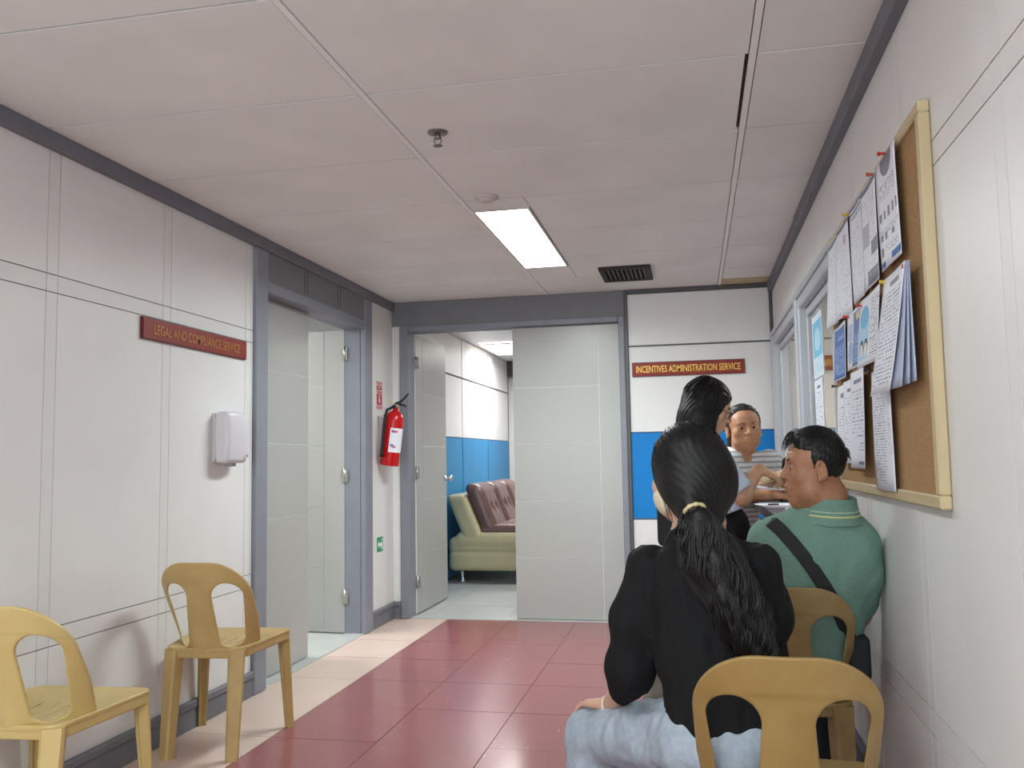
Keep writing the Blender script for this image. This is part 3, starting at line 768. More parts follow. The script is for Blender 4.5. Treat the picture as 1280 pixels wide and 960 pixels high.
sheet('poster', 'poster with grey shield and picture rows at the top right of the cork board', 'poster', 2.375, 2.622, 1.988, 1.682,
      print_mat('print_shield', WP, [(.12, .9, .62, .78, 40, INK, .5), (.1, .95, .3, .36, 60, INK, .5), (.3, .9, .14, .2, 60, INK, .5)],
                [(.55, .98, .04, .1, BL), (.02, .25, .02, .07, BL), (.08, .2, .44, .52, GY), (.28, .36, .44, .52, GY), (.45, .55, .44, .53, GY), (.65, .74, .44, .53, GY), (.84, .92, .44, .53, GY), (.1, .22, .26, .32, INK), (.3, .4, .25, .32, INK), (.6, .72, .25, .3, INK), (.08, .2, .12, .2, INK)], [(.5, .96, .3, .14, GY)]), .007, .004, -.02, 0, G1)
sheet('notice_sheet', 'notice with dark header bar and two grey boxes, next to the shield poster', 'paper', 2.632, 2.868, 1.99, 1.672,
      print_mat('print_boxes', WP, [(.08, .95, .1, .9, 30, rgb(176, 180, 196), .42)], [(0, 1, .93, .98, GY), (.1, .45, .4, .62, rgb(170, 172, 186)), (.55, .98, .28, .42, GY), (.3, .98, .02, .16, GY)]), .006, .006, 0, 0, G1)
sheet('notice_sheet', 'notice with striped header, third from the left in the top row of the board', 'paper', 2.872, 3.068, 1.992, 1.668,
      print_mat('print_stripes', WP, [(.08, .95, .06, .86, 34, rgb(180, 184, 200), .45)], [(0, 1, .95, .985, GY), (0, 1, .90, .93, GY), (.1, 1, .85, .88, rgb(160, 164, 184))]), .005, .004, 0, 0, G1)
sheet('notice_sheet', 'curled notice with red marks at the top left corner of the board', 'paper', 3.10, 3.34, 1.985, 1.655,
      print_mat('print_redmark', WP, [(.08, .92, .05, .84, 30, rgb(186, 190, 204), .45)], [(0, 1, .94, .985, GY), (.55, .72, .76, .86, rgb(206, 150, 160))]), .006, -.02, .05, .012, G1)
sheet('notice_sheet', 'plain curled notice at the far left edge of the top row', 'paper', 3.345, 3.555, 1.975, 1.652,
      print_mat('print_faint', WP, [(.08, .92, .08, .9, 30, rgb(190, 194, 206), .45)], [(0, 1, .95, .99, GY)]), .005, -.01, .0, .02, G1)
sheet('leaflet', 'blue leaflet with white text at the left of the middle row', 'paper', 3.245, 3.505, 1.645, 1.445,
      print_mat('print_blue', WP, [(.14, .85, .1, .62, 24, rgb(170, 190, 226), .55), (.3, .8, .72, .8, 22, rgb(200, 214, 240), .6)], [(.06, .94, .03, .95, BL), (.14, .85, .1, .1, BL)]), .005, .0, .03, .006, G1)
sheet('leaflet', 'blue and white leaflet with a yellow corner mark in the middle row', 'paper', 2.935, 3.185, 1.652, 1.458,
      print_mat('print_bluewhite', WP, [(.45, .92, .1, .6, 24, rgb(170, 190, 226), .55)], [(.4, .96, .04, .95, rgb(92, 118, 170)), (.08, .36, .5, .8, rgb(170, 186, 214)), (.6, .9, .8, .92, rgb(206, 196, 130))], [(.25, .3, .14, .2, rgb(150, 170, 206))]), .007, .0, .02, .006, G1)
sheet('leaflet', 'white leaflet with pale blue picture of two faces in the middle row', 'paper', 2.62, 2.925, 1.655, 1.447,
      print_mat('print_faces', WP, [(.55, .98, .1, .92, 24, INK, .5)], [(.05, .5, .1, .7, rgb(164, 206, 232))], [(.26, .72, .2, .16, rgb(110, 176, 216)), (.2, .28, .09, .12, rgb(60, 62, 72)), (.4, .28, .09, .12, rgb(60, 62, 72)), (.2, .24, .07, .1, rgb(226, 216, 210)), (.4, .24, .07, .1, rgb(226, 216, 210))]), .010, .0, .09, .004, G1)
t = thing('paper_sheaf', 'thick curled sheaf of printed pages hanging at the right of the middle row', 'paper', (BX, 2.4, 1.35), 0, G1)
mp_ = print_mat('print_letter', WP, [(.1, .92, .06, .86, 30, rgb(150, 154, 172), .52)], [(.3, .75, .9, .94, GY)])
mp2 = M('page_back_blue', rgb(176, 184, 206), .7)
for k in range(4):
    sheet('page', None, None, 2.262+.002*k, 2.505+.004*k, 1.645, 1.35-.004*k, mp_ if k == 3 else mp2, .012+.003*k, 0, [.01, .035, .07, .16][k], .007*k, None, t)
sheet('notice_sheet', 'typed letter with bold heading at the left of the bottom row', 'paper', 3.29, 3.50, 1.425, 1.14,
      print_mat('print_t1', WP, [(.1, .92, .1, .74, 26, INK, .45)], [(.3, .8, .84, .9, GY)]), .005, .0, -.03, .012, G1)
sheet('notice_sheet', 'typed letter in the middle of the bottom row overlapping its left neighbour', 'paper', 3.13, 3.33, 1.43, 1.142,
      print_mat('print_t2', WP, [(.1, .92, .1, .8, 26, INK, .42)], [(.3, .7, .86, .9, GY)]), .009, .0, -.02, .01, G1)
sheet('notice_sheet', 'typed letter with signature block, rightmost of the overlapping bottom letters', 'paper', 2.912, 3.15, 1.447, 1.127,
      print_mat('print_t3', WP, [(.1, .92, .3, .8, 26, INK, .45), (.6, .92, .18, .26, 30, INK, .5)], [(.2, .8, .87, .91, GY), (.6, .95, .04, .07, GY)]), .013, .0, .03, .008, G1)
sheet('notice_sheet', 'long typed list hanging under the sheaf at the bottom right', 'paper', 2.58, 2.835, 1.42, 1.068,
      print_mat('print_list', WP, [(.1, .62, .06, .86, 44, rgb(140, 144, 160), .5), (.7, .9, .3, .6, 44, INK, .4)], []), .006, .0, .01, .0, G1)
def pin(y, z, c, label):
    o = lathe('push_pin', (BX-.012, y, z), [(.004, 0), (.0045, -.004), (.003, -.007), (.006, -.016), (.006, -.019)], M('pin_plastic', rgb(*c), .35), None, 12, 'x')
    tag(o, label, 'pin', 'push pins on the cork board')
    o.location = (BX, y, z); co = np.zeros(len(o.data.vertices)*3, dtype=f32); o.data.vertices.foreach_get('co', co)
    o.data.vertices.foreach_set('co', (co.reshape(-1, 3)-A3(BX, y, z)).ravel())
pin(2.50, 1.992, (190, 40, 40), 'red push pin at the top of the shield poster')
pin(2.66, 1.985, (186, 70, 40), 'orange red push pin between the two right top papers')
pin(3.09, 1.983, (206, 170, 60), 'yellow push pin in the top row gap')
pin(2.29, 1.635, (190, 40, 60), 'red push pin at the top right of the page sheaf')
pin(2.52, 1.64, (226, 186, 60), 'yellow push pin at the top left of the page sheaf')
pin(2.56, 1.648, (226, 186, 60), 'yellow push pin on the leaflet with two faces')
pin(2.92, 1.642, (196, 50, 50), 'red push pin at the left of the leaflet with two faces')
pin(3.17, 1.645, (200, 70, 60), 'red push pin on the blue and white leaflet')
pin(2.85, 1.432, (40, 36, 40), 'black push pin at the seam of the cork board')
pin(3.50, 1.43, (40, 60, 50), 'dark push pin at the left end of the bottom row')
# posters taped on the service window
def wsheet(name, label, y0, y1, zt, zb, mat):
    x = XR+.030
    V = [(x, y1, zb), (x, y0, zb), (x, y0, zt), (x, y1, zt)]
    o = mesh_np(name, V, [(0, 1, 2, 3)], mat, None, False); tag(o, label, 'paper', 'papers taped on the service window')
    ul = o.data.uv_layers.new(name='UVMap')
    for l, uvv in zip(o.data.loops, ((0, 0), (1, 0), (1, 1), (0, 1))): ul.data[l.index].uv = uvv
    o.location = (x, y0, zb); o.data.vertices.foreach_set('co', (np.array(V, dtype=f32)-A3(x, y0, zb)).ravel())
    sm = o.modifiers.new('sheet', 'SOLIDIFY'); sm.thickness = .0006
wsheet('poster', 'pale blue poster taped on the near window pane', 4.27, 4.60, 1.85, 1.545, print_mat('print_skyblue', rgb(214, 226, 236), [(.1, .9, .05, .3, 30, rgb(110, 170, 206), .5)], [(.05, .95, .32, .9, rgb(126, 186, 220))], [(.5, .6, .3, .18, rgb(176, 212, 230))]))
wsheet('notice_sheet', 'white notice taped below the pale blue window poster', 4.33, 4.60, 1.535, 1.25, print_mat('print_winnote', WP, [(.1, .9, .1, .8, 24, INK, .45)], [(.3, .7, .85, .9, GY)]))
wsheet('notice_sheet', 'white notice taped on the window beside the cork board', 3.75, 4.0, 1.45, 1.14, print_mat('print_winnote2', WP, [(.1, .9, .1, .8, 24, INK, .4)], [(.3, .7, .85, .9, GY)]))
# ------------------------------------------------------------------ service ledge with papers
m_ledge = M('ledge_grey', rgb(150, 150, 158), .45, .4)
t = thing('service_ledge', 'narrow grey service ledge below the window', 'counter', (XR, 3.5, .92))
box('ledge_top', .285, XR-.0005, 3.48, 4.75, .925, .95, m_ledge, t, .003)
box('ledge_edge', .278, .286, 3.48, 4.75, .915, .951, m_strip_dk, t)
for y in (3.8, 4.55): box('bracket', .34, XR-.001, y, y+.03, .86, .925, m_strip_dk, t)
def flat(name, label, cat, c, w_, d_, rz, mat, th=.002, grp=None):
    V, F = boxVF(-w_/2, w_/2, -d_/2, d_/2, 0, th); o = mesh_np(name, V, F, mat, None, False)
    o.location = c; o.rotation_euler = (0, 0, rz); return tag(o, label, cat, grp)
flat('paper_sheet', 'white form lying over the front edge of the service ledge', 'paper', (.375, 4.02, .952), .20, .30, .12, m_paper, .003)
flat('paper_sheet', 'white form under the others on the near end of the ledge', 'paper', (.45, 3.72, .952), .2, .28, -.1, m_paper, .002)
flat('pen', 'dark pen lying on the white form on the ledge', 'pen', (.33, 4.02, .956), .05, .008, .5, m_black, .006)
# ------------------------------------------------------------------ reception sofa
t = thing('leather_sofa', 'beige and brown leather sofa in the reception room', 'sofa', (-2.3, 8.2, 0))
m_beige = M('leather_beige', rgb(184, 174, 138), .4, .45, var=(4, .06))
m_brown = M('leather_brown', rgb(104, 76, 72), .36, .5, var=(5, .1))
def rbox(P, c, hs, r):
    q = np.abs(P-A3(*c))-A3(*hs)+r
    return np.sqrt((np.maximum(q, 0)**2).sum(1))+np.minimum(q.max(1), 0)-r
sy0, sy1 = 8.15, 10.0
def base(P):
    d = rbox(P, (-1.93, (sy0+sy1)/2, .28), (.40, (sy1-sy0)/2, .16), .06)
    up = rbox(P, (-1.90, (sy0+sy1)/2, .42), (.36, (sy1-sy0)/2, .07), .06)
    d = smin(d, up, .03)
    crease = np.abs(P[:, 2]-.30)
    return d+.010*np.exp(-(crease/.012)**2)
V, F = surf(base, (-2.40, 8.1, .08), (-1.46, 10.05, .54), .014); mesh_np('base', V, F, m_beige, t, local=t.location)
def back(P):
    # backrest shell leaning towards the wall
    q = P.copy(); q[:, 0] = q[:, 0]+.42*(q[:, 2]-.4)
    return rbox(q, (-2.07, (sy0+sy1)/2, .60), (.10, (sy1-sy0)/2, .24), .05)
V, F = surf(back, (-2.50, 8.1, .30), (-1.9, 10.05, .92), .014); mesh_np('backrest', V, F, m_beige, t, local=t.location)
sc = rbox
for k in range(3):
    ya = sy0+.03+k*.61; yb = ya+.53
    def bc(P):
        q = P.copy(); bend = .40*(q[:, 2]-.5)
        q[:, 0] = q[:, 0]+bend
        d = rbox(q, (-1.93, (ya+yb)/2, .70), (.09, (yb-ya)/2, .245), .08)
        for bz in (.72, ):
            for byy in (-.1, .1):
                r = np.sqrt((q[:, 1]-(ya+yb)/2-byy)**2+(q[:, 2]-bz)**2)
                d = d+.028*np.exp(-(r/.045)**2)*(q[:, 0] > -1.93)
        return d
    V, F = surf(bc, (-2.42, ya-.05, .40), (-1.72, yb+.05, 1.05), .012); bc_ = mesh_np('back_cushion', V, F, m_brown, t, local=t.location)
    V, F = surf(lambda P: rbox(P, (-1.76, (ya+yb)/2, .50), (.27, (yb-ya)/2, .055), .05), (-2.06, ya-.02, .43), (-1.46, yb+.02, .58), .012); mesh_np('seat_cushion', V, F, m_brown, t, local=t.location)
for x in (-2.22, -1.62):
    for y in (sy0+.12, sy1-.12):
        lathe('leg', (x, y, 0), [(.022, 0), (.022, .012), (.014, .03), (.022, .12), (.03, .13)], m_chrome, t, 16)
# potted plant beside sofa
t = thing('potted_plant', 'leafy green plant beyond the sofa', 'plant', (-2.0, 10.5, 0))
lathe('pot', (-2.0, 10.5, 0), [(.11, 0), (.15, .28), (.155, .3), (.13, .3), (.12, .26)], M('pot_white', rgb(200, 198, 190), .5), t, 20)
m_leaf = M('leaf_green', rgb(104, 128, 92), .5, var=(8, .2))
for k in range(22):
    a = k*2.4; el = .5+.9*((k*7) % 11)/11; L = .26+.1*((k*5) % 7)/7
    d = Vector((math.cos(a)*math.cos(el), math.sin(a)*math.cos(el), math.sin(el))); s = Vector((-math.sin(a), math.cos(a), 0))
    b0 = Vector((-2.0, 10.5, .28)); V = []; F = []
    for i in range(6):
        u = i/5; c_ = b0+d*L*u*1.2+Vector((0, 0, -.16*u*u)); wd = .035*math.sin(math.pi*min(.98, u*.9+.08))
        V += [tuple(c_-s*wd), tuple(c_+Vector((0, 0, -.006))), tuple(c_+s*wd)]
    for i in range(5): F += [(3*i, 3*i+1, 3*i+4, 3*i+3), (3*i+1, 3*i+2, 3*i+5, 3*i+4)]
    mesh_np('leaf', V, F, m_leaf, t, local=t.location)
# ------------------------------------------------------------------ plastic chairs
def plastic(name, c, c2):
    m = M(name, c, .42, .45, var=(9, .1), c2=c2, bump=(240, .03)); return m
m_chair = plastic('chair_plastic_mustard', rgb(184, 158, 106), rgb(172, 142, 90))
m_chair_n = plastic('chair_plastic_shaded', rgb(152, 126, 76), rgb(138, 110, 62))  # darker copy of the mustard plastic, dimmer light on near chair put into colour
m_chair_l = plastic('chair_plastic_straw', rgb(194, 172, 116), rgb(186, 160, 102))
m_chair_d = plastic('chair_plastic_worn', rgb(158, 132, 88), rgb(134, 108, 70))
def back_uvw(P):
    u, v, w_ = P[:, 0], P[:, 1], P[:, 2]
    ub = np.abs(u)
    # outline: rounded rectangle, slightly narrower at the base
    hwid = .187-.02*np.clip((.12-v)/.2, 0, 1)
    r = .138
    qx = ub-(hwid-r); qy = np.where(v > .16, v-(.365-r), 0*v-10.)
    d = np.where(v > .365-r, np.sqrt(np.maximum(qx, 0)**2+np.maximum(qy, 0)**2)+np.minimum(np.maximum(qx, qy), 0)-r, ub-hwid)
    d = np.maximum(d, -.03-v)
    # openings either side of the splat
    a = A3(.102, .045); b = A3(.104, .222); q = np.stack([ub, v], 1)-a; ab = b-a
    t_ = np.clip((q@ab)/(ab@ab), 0, 1)
    hole = np.sqrt(((q-t_[:, None]*ab)**2).sum(1))-(.036+.016*t_)
    d = smax(d, -hole, .012)
    th = .0045+.0022*(1/(1+np.exp(-(v-.285+.9*ub*ub)*400)))
    # rounded edge
    e = np.stack([d+.004, np.abs(w_)-th+.004*0], 1)
    return np.minimum(e.max(1), 0)+np.sqrt((np.maximum(e, 0)**2).sum(1))-.002
Vb, Fb = surf(back_uvw, (-.20, -.035, -.012), (.20, .38, .012), .0032)
def map_back(V):
    u, v, w_ = V[:, 0], V[:, 1], V[:, 2]
    s = np.clip(v/.37, 0, 1)
    c = .15*(1-s)**1.2+.045
    y = -.195-.23*v+c*(u/.187)**2-w_
    return np.stack([u*(1+.04*s), y, .425+v-.004], 1)
Vb2 = map_back(Vb)
def seat_sdf(P):
    x, y, z = P[:, 0], P[:, 1], P[:, 2]
    s = np.clip((y+.20)/.425, 0, 1)
    hw = .165+.055*s
    r = .05
    qx = np.abs(x)-(hw-r); qy = np.abs(y-.0125)-(.2125-r)
    d2 = np.sqrt(np.maximum(qx, 0)**2+np.maximum(qy, 0)**2)+np.minimum(np.maximum(qx, qy), 0)-r
    dish = -.014*np.clip(1-(x/.2)**2, 0, 1)*np.clip(1-((y+.02)/.24)**2, 0, 1)
    top = np.abs(z-dish)-.0035
    slot = None
    for sx in (-.075, -.025, .025, .075):
        e = np.stack([np.abs(x-sx)-.0028, np.abs(y+.01+.3*sx*sx)-.085], 1).max(1)
        slot = e if slot is None else np.minimum(slot, e)
    plate = np.maximum(np.maximum(d2, top), -slot)
    skirt = np.maximum(np.abs(d2+.0035)-.0035, np.abs(z+.018)-.0205)
    return smin(plate, skirt, .008)
Vs, Fs_ = surf(seat_sdf, (-.232, -.212, -.045), (.232, .238, .012), .0034); Vs = Vs+A3(0, 0, .43)
def leg_mesh(top, foot, w0, w1, t0, t1, ang):
    V = []; F = []; n = 7
    prof = [(-.5, -.5), (-.3, -.5), (-.12, -.26), (.12, -.26), (.3, -.5), (.5, -.5), (.5, .3), (.38, .5), (-.38, .5), (-.5, .3)]
    m = len(prof); ca, sa = math.cos(ang), math.sin(ang)
    for i in range(n):
        t_ = i/(n-1); w_ = w0+(w1-w0)*t_; d_ = t0+(t1-t0)*t_
        c = [top[k]+(foot[k]-top[k])*t_ for k in range(3)]
        for a, b in prof:
            x, y = a*w_, b*d_; V.append((c[0]+x*ca-y*sa, c[1]+x*sa+y*ca, c[2]))
    for i in range(n-1):
        for k in range(m): F.append((i*m+k, (i+1)*m+k, (i+1)*m+(k+1) % m, i*m+(k+1) % m))
    F.append(tuple(range(m))); F.append(tuple((n-1)*m+k for k in range(m-1, -1, -1)))
    return V, F
LEGS = [leg_mesh((s*.135, -.178, .424), (s*.138, -.225, 0), .068, .05, .05, .038, math.pi+s*.45) for s in (-1, 1)] + \
       [leg_mesh((s*.186, .196, .424), (s*.207, .222, 0), .05, .034, .04, .03, s*-.75) for s in (-1, 1)]
def chair(label, loc, rz, mat, group):
    t = thing('plastic_chair', label, 'chair', loc, rz, group)
    if 'proto' not in chair.__dict__:
        chair.proto = [mesh_np('backrest', Vb2, Fb, mat, t), mesh_np('seat', Vs, Fs_, mat, t)]
        for V, F in LEGS: chair.proto.append(mesh_np('leg', V, F, mat, t, False))
    else:
        for o in chair.proto:
            c = o.copy()
            if o.data.materials[0] != mat:
                key = (o.name.split('.')[0], mat.name)
                c.data = o.data.copy(); c.data.materials[0] = mat
            link(c, t); c.parent = t
    return t
chair('yellow plastic chair against the left wall, nearer the doors', (-2.0, 3.51, 0), math.radians(5), m_chair, 'yellow plastic chairs')
chair('pale yellow plastic chair cut off at the left edge', (-2.0, 2.47, 0), math.radians(4), m_chair_l, 'yellow plastic chairs')
chair('yellow plastic chair nearest the camera, under the woman in black', (.172, 2.10, 0), math.radians(-2), m_chair_n, 'yellow plastic chairs')
chair('worn scuffed yellow plastic chair the man in green sits on', (.272, 3.03, 0), math.radians(-1), m_chair_d, 'yellow plastic chairs')
# ------------------------------------------------------------------ people
def skin_mat(name, c, c2):
    m = M(name, c, .48, .4, var=(26, .1), c2=c2, bump=(190, .05))
    b = m.node_tree.nodes['Principled BSDF']
    b.inputs['Subsurface Weight'].default_value = .12; b.inputs['Subsurface Radius'].default_value = (.012, .005, .003); b.inputs['Subsurface Scale'].default_value = .5
    return m
m_eye = M('eye_white', rgb(150, 136, 126), .3, .4); m_iris = M('iris_dark', rgb(26, 18, 16), .15, .5)
m_brow = M('brow_hair', rgb(44, 36, 34), .7)
m_lip = M('lip', rgb(140, 84, 74), .45)
m_shoe = M('shoe_dark', rgb(40, 38, 40), .5)
def hair_mat(name, c):
    return M(name, c, .5, .3, var=(60, .35), stretch=(1, 1, .25))
m_hairA = hair_mat('hair_black', rgb(13, 12, 13)); m_hairB = hair_mat('hair_black_brown', rgb(24, 20, 21))
m_hairC = M('hair_greying', rgb(46, 42, 42), .45, .4, var=(40, .5), stretch=(1, 1, 1)); m_hairM = M('hair_short_black', rgb(16, 14, 14), .5, .35, var=(120, .3))
def head_sdf(P, o, R, s=1., fem=0., old=0., dim=(1, 1, 1)):
    near = ((P-o)**2).sum(1) < .26**2
    d = np.full(len(P), .3, dtype=f32)
    if not near.any(): return d
    L = ((P[near]-o)@R)/(s*A3(*dim))
    X = L.copy(); X[:, 0] = np.abs(X[:, 0])                       # mirrored
    a = ell(L, (0, -.012, .034), (.074, .093, .084))
    a = smin(a, ell(L, (0, .026, -.035), (.060-.004*fem, .064, .080)), .04)
    a = smin(a, ell(L, (0, .028, .036), (.058, .056-.002*fem, .046)), .03)    # forehead
    a = smin(a, ell(X, (.030, .022, -.066), (.03, .045, .03)), .04)          # jaw
    a = smin(a, ell(L, (0, .074, -.097), (.022-.004*fem, .019, .017)), .03)   # chin
    a = smin(a, ell(X, (.041, .060, -.020), (.022, .022, .02)), .025)      # cheek bone
    a = smin(a, rc(X, (.0, .083, .026), (.038, .072, .028), .010-.004*fem, .009-.003*fem), .018)   # brow
    a = smax(a, -ell(X, (.031, .094, .006), (.017, .016, .011)), .014)     # socket
    a = smin(a, ell(X, (.031, .0725, .005), (.0155, .013, .0115)), .006)   # lids
    a = smax(a, -ell(X, (.031, .0865, .0045), (.0125, .006, .0024)), .003)
    a = smin(a, rc(L, (0, .088, .016), (0, .110, -.020), .0075, .0115), .012)   # nose
    a = smin(a, ell(X, (.0125, .098, -.024), (.0085, .010, .0075)), .008)
    a = smax(a, -ell(X, (.006, .108, -.033), (.0035, .006, .005)), .004)
    a = smin(a, ell(L, (0, .083, -.057), (.030, .020, .022)), .02)         # muzzle
    a = smin(a, rc(X, (0, .1025, -.0505), (.018, .090, -.0535), .0055, .003), .005)   # upper lip
    a = smin(a, rc(X, (0, .1015, -.0625), (.017, .089, -.058), .0065, .003), .005)    # lower lip
    a = smax(a, -rc(X, (0, .1095, -.0562), (.022, .093, -.0572), .0016, .0012), .003)  # mouth line
    if old > 0:
        a = smax(a, -rc(X, (.017, .100, -.030), (.031, .083, -.062), .0022, .0022), .006)   # nasolabial fold
        a = smax(a, -rc(X, (.018, .0905, -.006), (.040, .080, -.014), .0018, .0015), .005)   # eye bags
        for zz in (.045, .056, .066): a = smax(a, -rc(X, (0, .088, zz), (.035, .078, zz-.003), .0012, .001), .005)
    th = .25; c_, s_ = math.cos(th), math.sin(th)
    Re = np.array([[1, 0, 0], [0, c_, s_], [0, -s_, c_]], dtype=f32)
    ear = ell(X, (.077, -.012, -.004), (.011, .019, .032), Re)
    ear = smax(ear, -ell(X, (.086, -.008, .002), (.008, .011, .018), Re), .005)
    ear = smin(ear, ell(X, (.078, -.003, -.030), (.008, .010, .010)), .008)
    a = smin(a, ear, .006)
    a = smin(a, rc(L, (0, -.028, -.05), (0, -.045, -.16), .050-.006*fem, .052-.008*fem), .03)
    d[near] = a*s
    return d
def hand_parts(w, d, n, side, curl=(.25, .35, .25), s=1., thumb=(.75, .62, -.25)):
    w = Vector(w); d = Vector(d).normalized(); n = Vector(n); n = (n-d*n.dot(d)).normalized(); side = Vector(side); side = (side-d*side.dot(d)-n*side.dot(n)).normalized()
    palm = []; fing = []
    offs = (.030, .0105, -.0095, -.028); kn = (.088, .092, .086, .077); ln = (.070, .078, .072, .056); rr = (.0088, .009, .0086, .0076)
    for i in range(4):
        k = w+d*kn[i]*s+side*offs[i]*s
        palm.append((w+side*offs[i]*.55*s+d*.005, k, .0145*s, .0112*s))
        dd = d+side*(.12-.075*i); dd.normalize(); nn = n.copy(); p = k
        for j, fr in enumerate((.46, .31, .23)):
            a = curl[j]*(1+.06*i)
            d2 = dd*math.cos(a)-nn*math.sin(a); n2 = nn*math.cos(a)+dd*math.sin(a); dd, nn = d2, n2
            q = p+dd*ln[i]*fr*s
            fing.append((p, q, rr[i]*(1-.1*j)*s, rr[i]*(1-.1*(j+1))*s)); p = q
    tb = w+d*.022*s+side*.02*s; td = (side*thumb[0]+d*thumb[1]+n*thumb[2]).normalized()
    p1 = tb+td*.042*s; td2 = (td+d*.45).normalized(); p2 = p1+td2*.032*s; p3 = p2+td2*.024*s
    palm.append((tb, p1, .0145*s, .0115*s)); fing += [(p1, p2, .0112*s, .0098*s), (p2, p3, .0098*s, .0082*s)]
    return (w, palm, fing)
def hand_sdf(P, H):
    w, palm, fing = H; o = A3(*w)
    near = ((P-o)**2).sum(1) < .28**2
    d = np.full(len(P), .3, dtype=f32)
    if near.any():
        L = P[near]; a = None; b = None
        for q in palm:
            e = rc(L, *q); a = e if a is None else smin(a, e, .016)
        for q in fing:
            e = rc(L, *q); b = e if b is None else smin(b, e, .0025)
        d[near] = smin(a, b, .007)
    return d
def box_of(pts, pad):
    a = np.array([list(p) for p in pts], dtype=f32); return a.min(0)-pad, a.max(0)+pad
def hand_box(H, h=.0032):
    pts = [q[1] for q in H[1]]+[q[1] for q in H[2]]+[H[0]]
    lo, hi = box_of(pts, .02); return (lo, hi, h)
def strands(name, lines, r, mat, parent, taper=True):
    Vs, Fs, o = [], [], 0
    for ln in lines:
        p = np.asarray(ln, dtype=f32); n = len(p)
        t = np.gradient(p, axis=0); t /= (np.linalg.norm(t, axis=1, keepdims=True)+1e-9)
        up = np.tile(A3(.31, .87, .38), (n, 1)); a = np.cross(t, up); a /= (np.linalg.norm(a, axis=1, keepdims=True)+1e-9); b = np.cross(t, a)
        rr = r*(np.linspace(1, .35, n) if taper else np.ones(n))[:, None]
        ring = np.stack([p+a*rr, p+(-.5*a+.866*b)*rr, p+(-.5*a-.866*b)*rr], 1).reshape(-1, 3)
        i = np.arange(n-1)[:, None]*3
        F = np.concatenate([np.concatenate([i+k, i+(k+1) % 3, i+3+(k+1) % 3, i+3+k], 1) for k in range(3)])
        Vs.append(ring); Fs.append(F+o); o += len(ring)
    return mesh_np(name, np.concatenate(Vs), np.concatenate(Fs), mat, parent, True, local=chain_loc(parent))
def person(label, loc):
    return thing('person', label, 'person', loc)
def eyes(par, o, R, s=1., look=(0, 0)):
    for sx in (-1, 1):
        c = o+R@A3(sx*.031, .0715, .005)*s
        V, F = surf(lambda P: ell(P, c, (.0132*s,)*3), c-.016, c+.016, .002); e = mesh_np('eye', V, F, m_eye, par, local=par.location)
        ci = c+R@A3(look[0]*.004, .0095, look[1]*.004)*s
        V, F = surf(lambda P: ell(P, ci, (.0064*s,)*3), ci-.009, ci+.009, .0014); mesh_np('iris', V, F, m_iris, e, local=par.location)
def brows(par, o, R, s=1., col_=None):
    for sx in (-1, 1):
        pts = [tuple(o+R@A3(sx*x, y, z)*s) for x, y, z in ((.013, .0935, .025), (.025, .0905, .030), (.037, .0830, .031), (.046, .073, .027))]
        tube('eyebrow', pts, [.003*s, .0034*s, .003*s, .0014*s], col_ or m_brow, par, 6)
def lips(par, o, R, s, mat):
    for nm, pp, r in (('upper_lip', ((-.019, .0895, -.0545), (-.010, .0985, -.0520), (0, .1032, -.0512), (.010, .0985, -.0520), (.019, .0895, -.0545)), .0048), ('lower_lip', ((-.017, .0888, -.0585), (-.009, .0978, -.0615), (0, .1018, -.0625), (.009, .0978, -.0615), (.017, .0888, -.0585)), .0058)):
        tube(nm, [tuple(o+R@A3(*p)*s) for p in pp], [.0012*s, r*.85*s, r*s, r*.85*s, .0012*s], mat, par, 8)
def shoes(par, feet, fw, mat=m_shoe):
    for p in feet:
        R = frame(fw)
        c = A3(*p)
        fn = lambda P: smax(smin(ell((P-c)@R, (0, .06, .035), (.045, .13, .045)), ell((P-c)@R, (0, -.03, .05), (.04, .05, .055)), .03), -(P[:, 2]-.001), .006)
        V, F = surf(fn, c-A3(.2, .2, .01), c+A3(.2, .2, .13), .009); mesh_np('shoe', V, F, mat, par, local=par.location)
# ================= woman in black, seated with her back to the camera
WA = person('seated woman in black top and pale jeans with a long black ponytail, back turned', (.04, 2.2, 0))
skA = skin_mat('skin_light', rgb(198, 160, 138), rgb(188, 146, 124))
oA = A3(-.020, 2.235, 1.128); RA = frame((-.62, .78), -.08, -.05)
neckA = (-.005, 2.205, .985)
HL = hand_parts((-.245, 2.43, .515), (-.62, .66, -.16), (.05, .12, 1), (.72, .66, -.1), (.10, .30, .30), .92, (.6, .7, -.1))
HR = hand_parts((.04, 2.47, .60), (-.9, .35, -.1), (.1, .2, 1), (.2, .9, .1), (.4, .5, .3), .92)
shA = [(-.120, 2.235, .905), (.138, 2.225, .912)]
elA = [(-.172, 2.235, .635), (.150, 2.33, .66)]
wrA = [(-.245, 2.43, .515), (.04, 2.47, .60)]
fA = (-.12, 1)
def bodyA(P):
    d = head_sdf(P, oA, RA, .97, fem=1)
    d = smin(d, rc(P, tuple(oA+RA@A3(0, -.04, -.10)), neckA, .048, .052), .03)
    d = smin(d, loft(P, (.05, 2.16, .46), (0, 2.215, 1.0), fA, [(0, .12, .09, 0), (.3, .11, .085, 0), (.6, .115, .085, .005), (.84, .12, .075, 0), (.95, .07, .055, 0), (1, .045, .045, 0)]), .04)
    for k in (0, 1):
        d = smin(d, limb(P, [shA[k], elA[k], wrA[k]], [.042, .031, .024]), .03)
    d = smin(d, limb(P, [(-.01, 2.20, .49), (-.30, 2.505, .405), (-.325, 2.47, .10)], [.07, .042, .035]), .04)
    d = smin(d, limb(P, [(.12, 2.20, .49), (.10, 2.60, .42), (.10, 2.58, .10)], [.07, .042, .035]), .04)
    d = smin(d, hand_sdf(P, HL), .012); d = smin(d, hand_sdf(P, HR), .012)
    return d
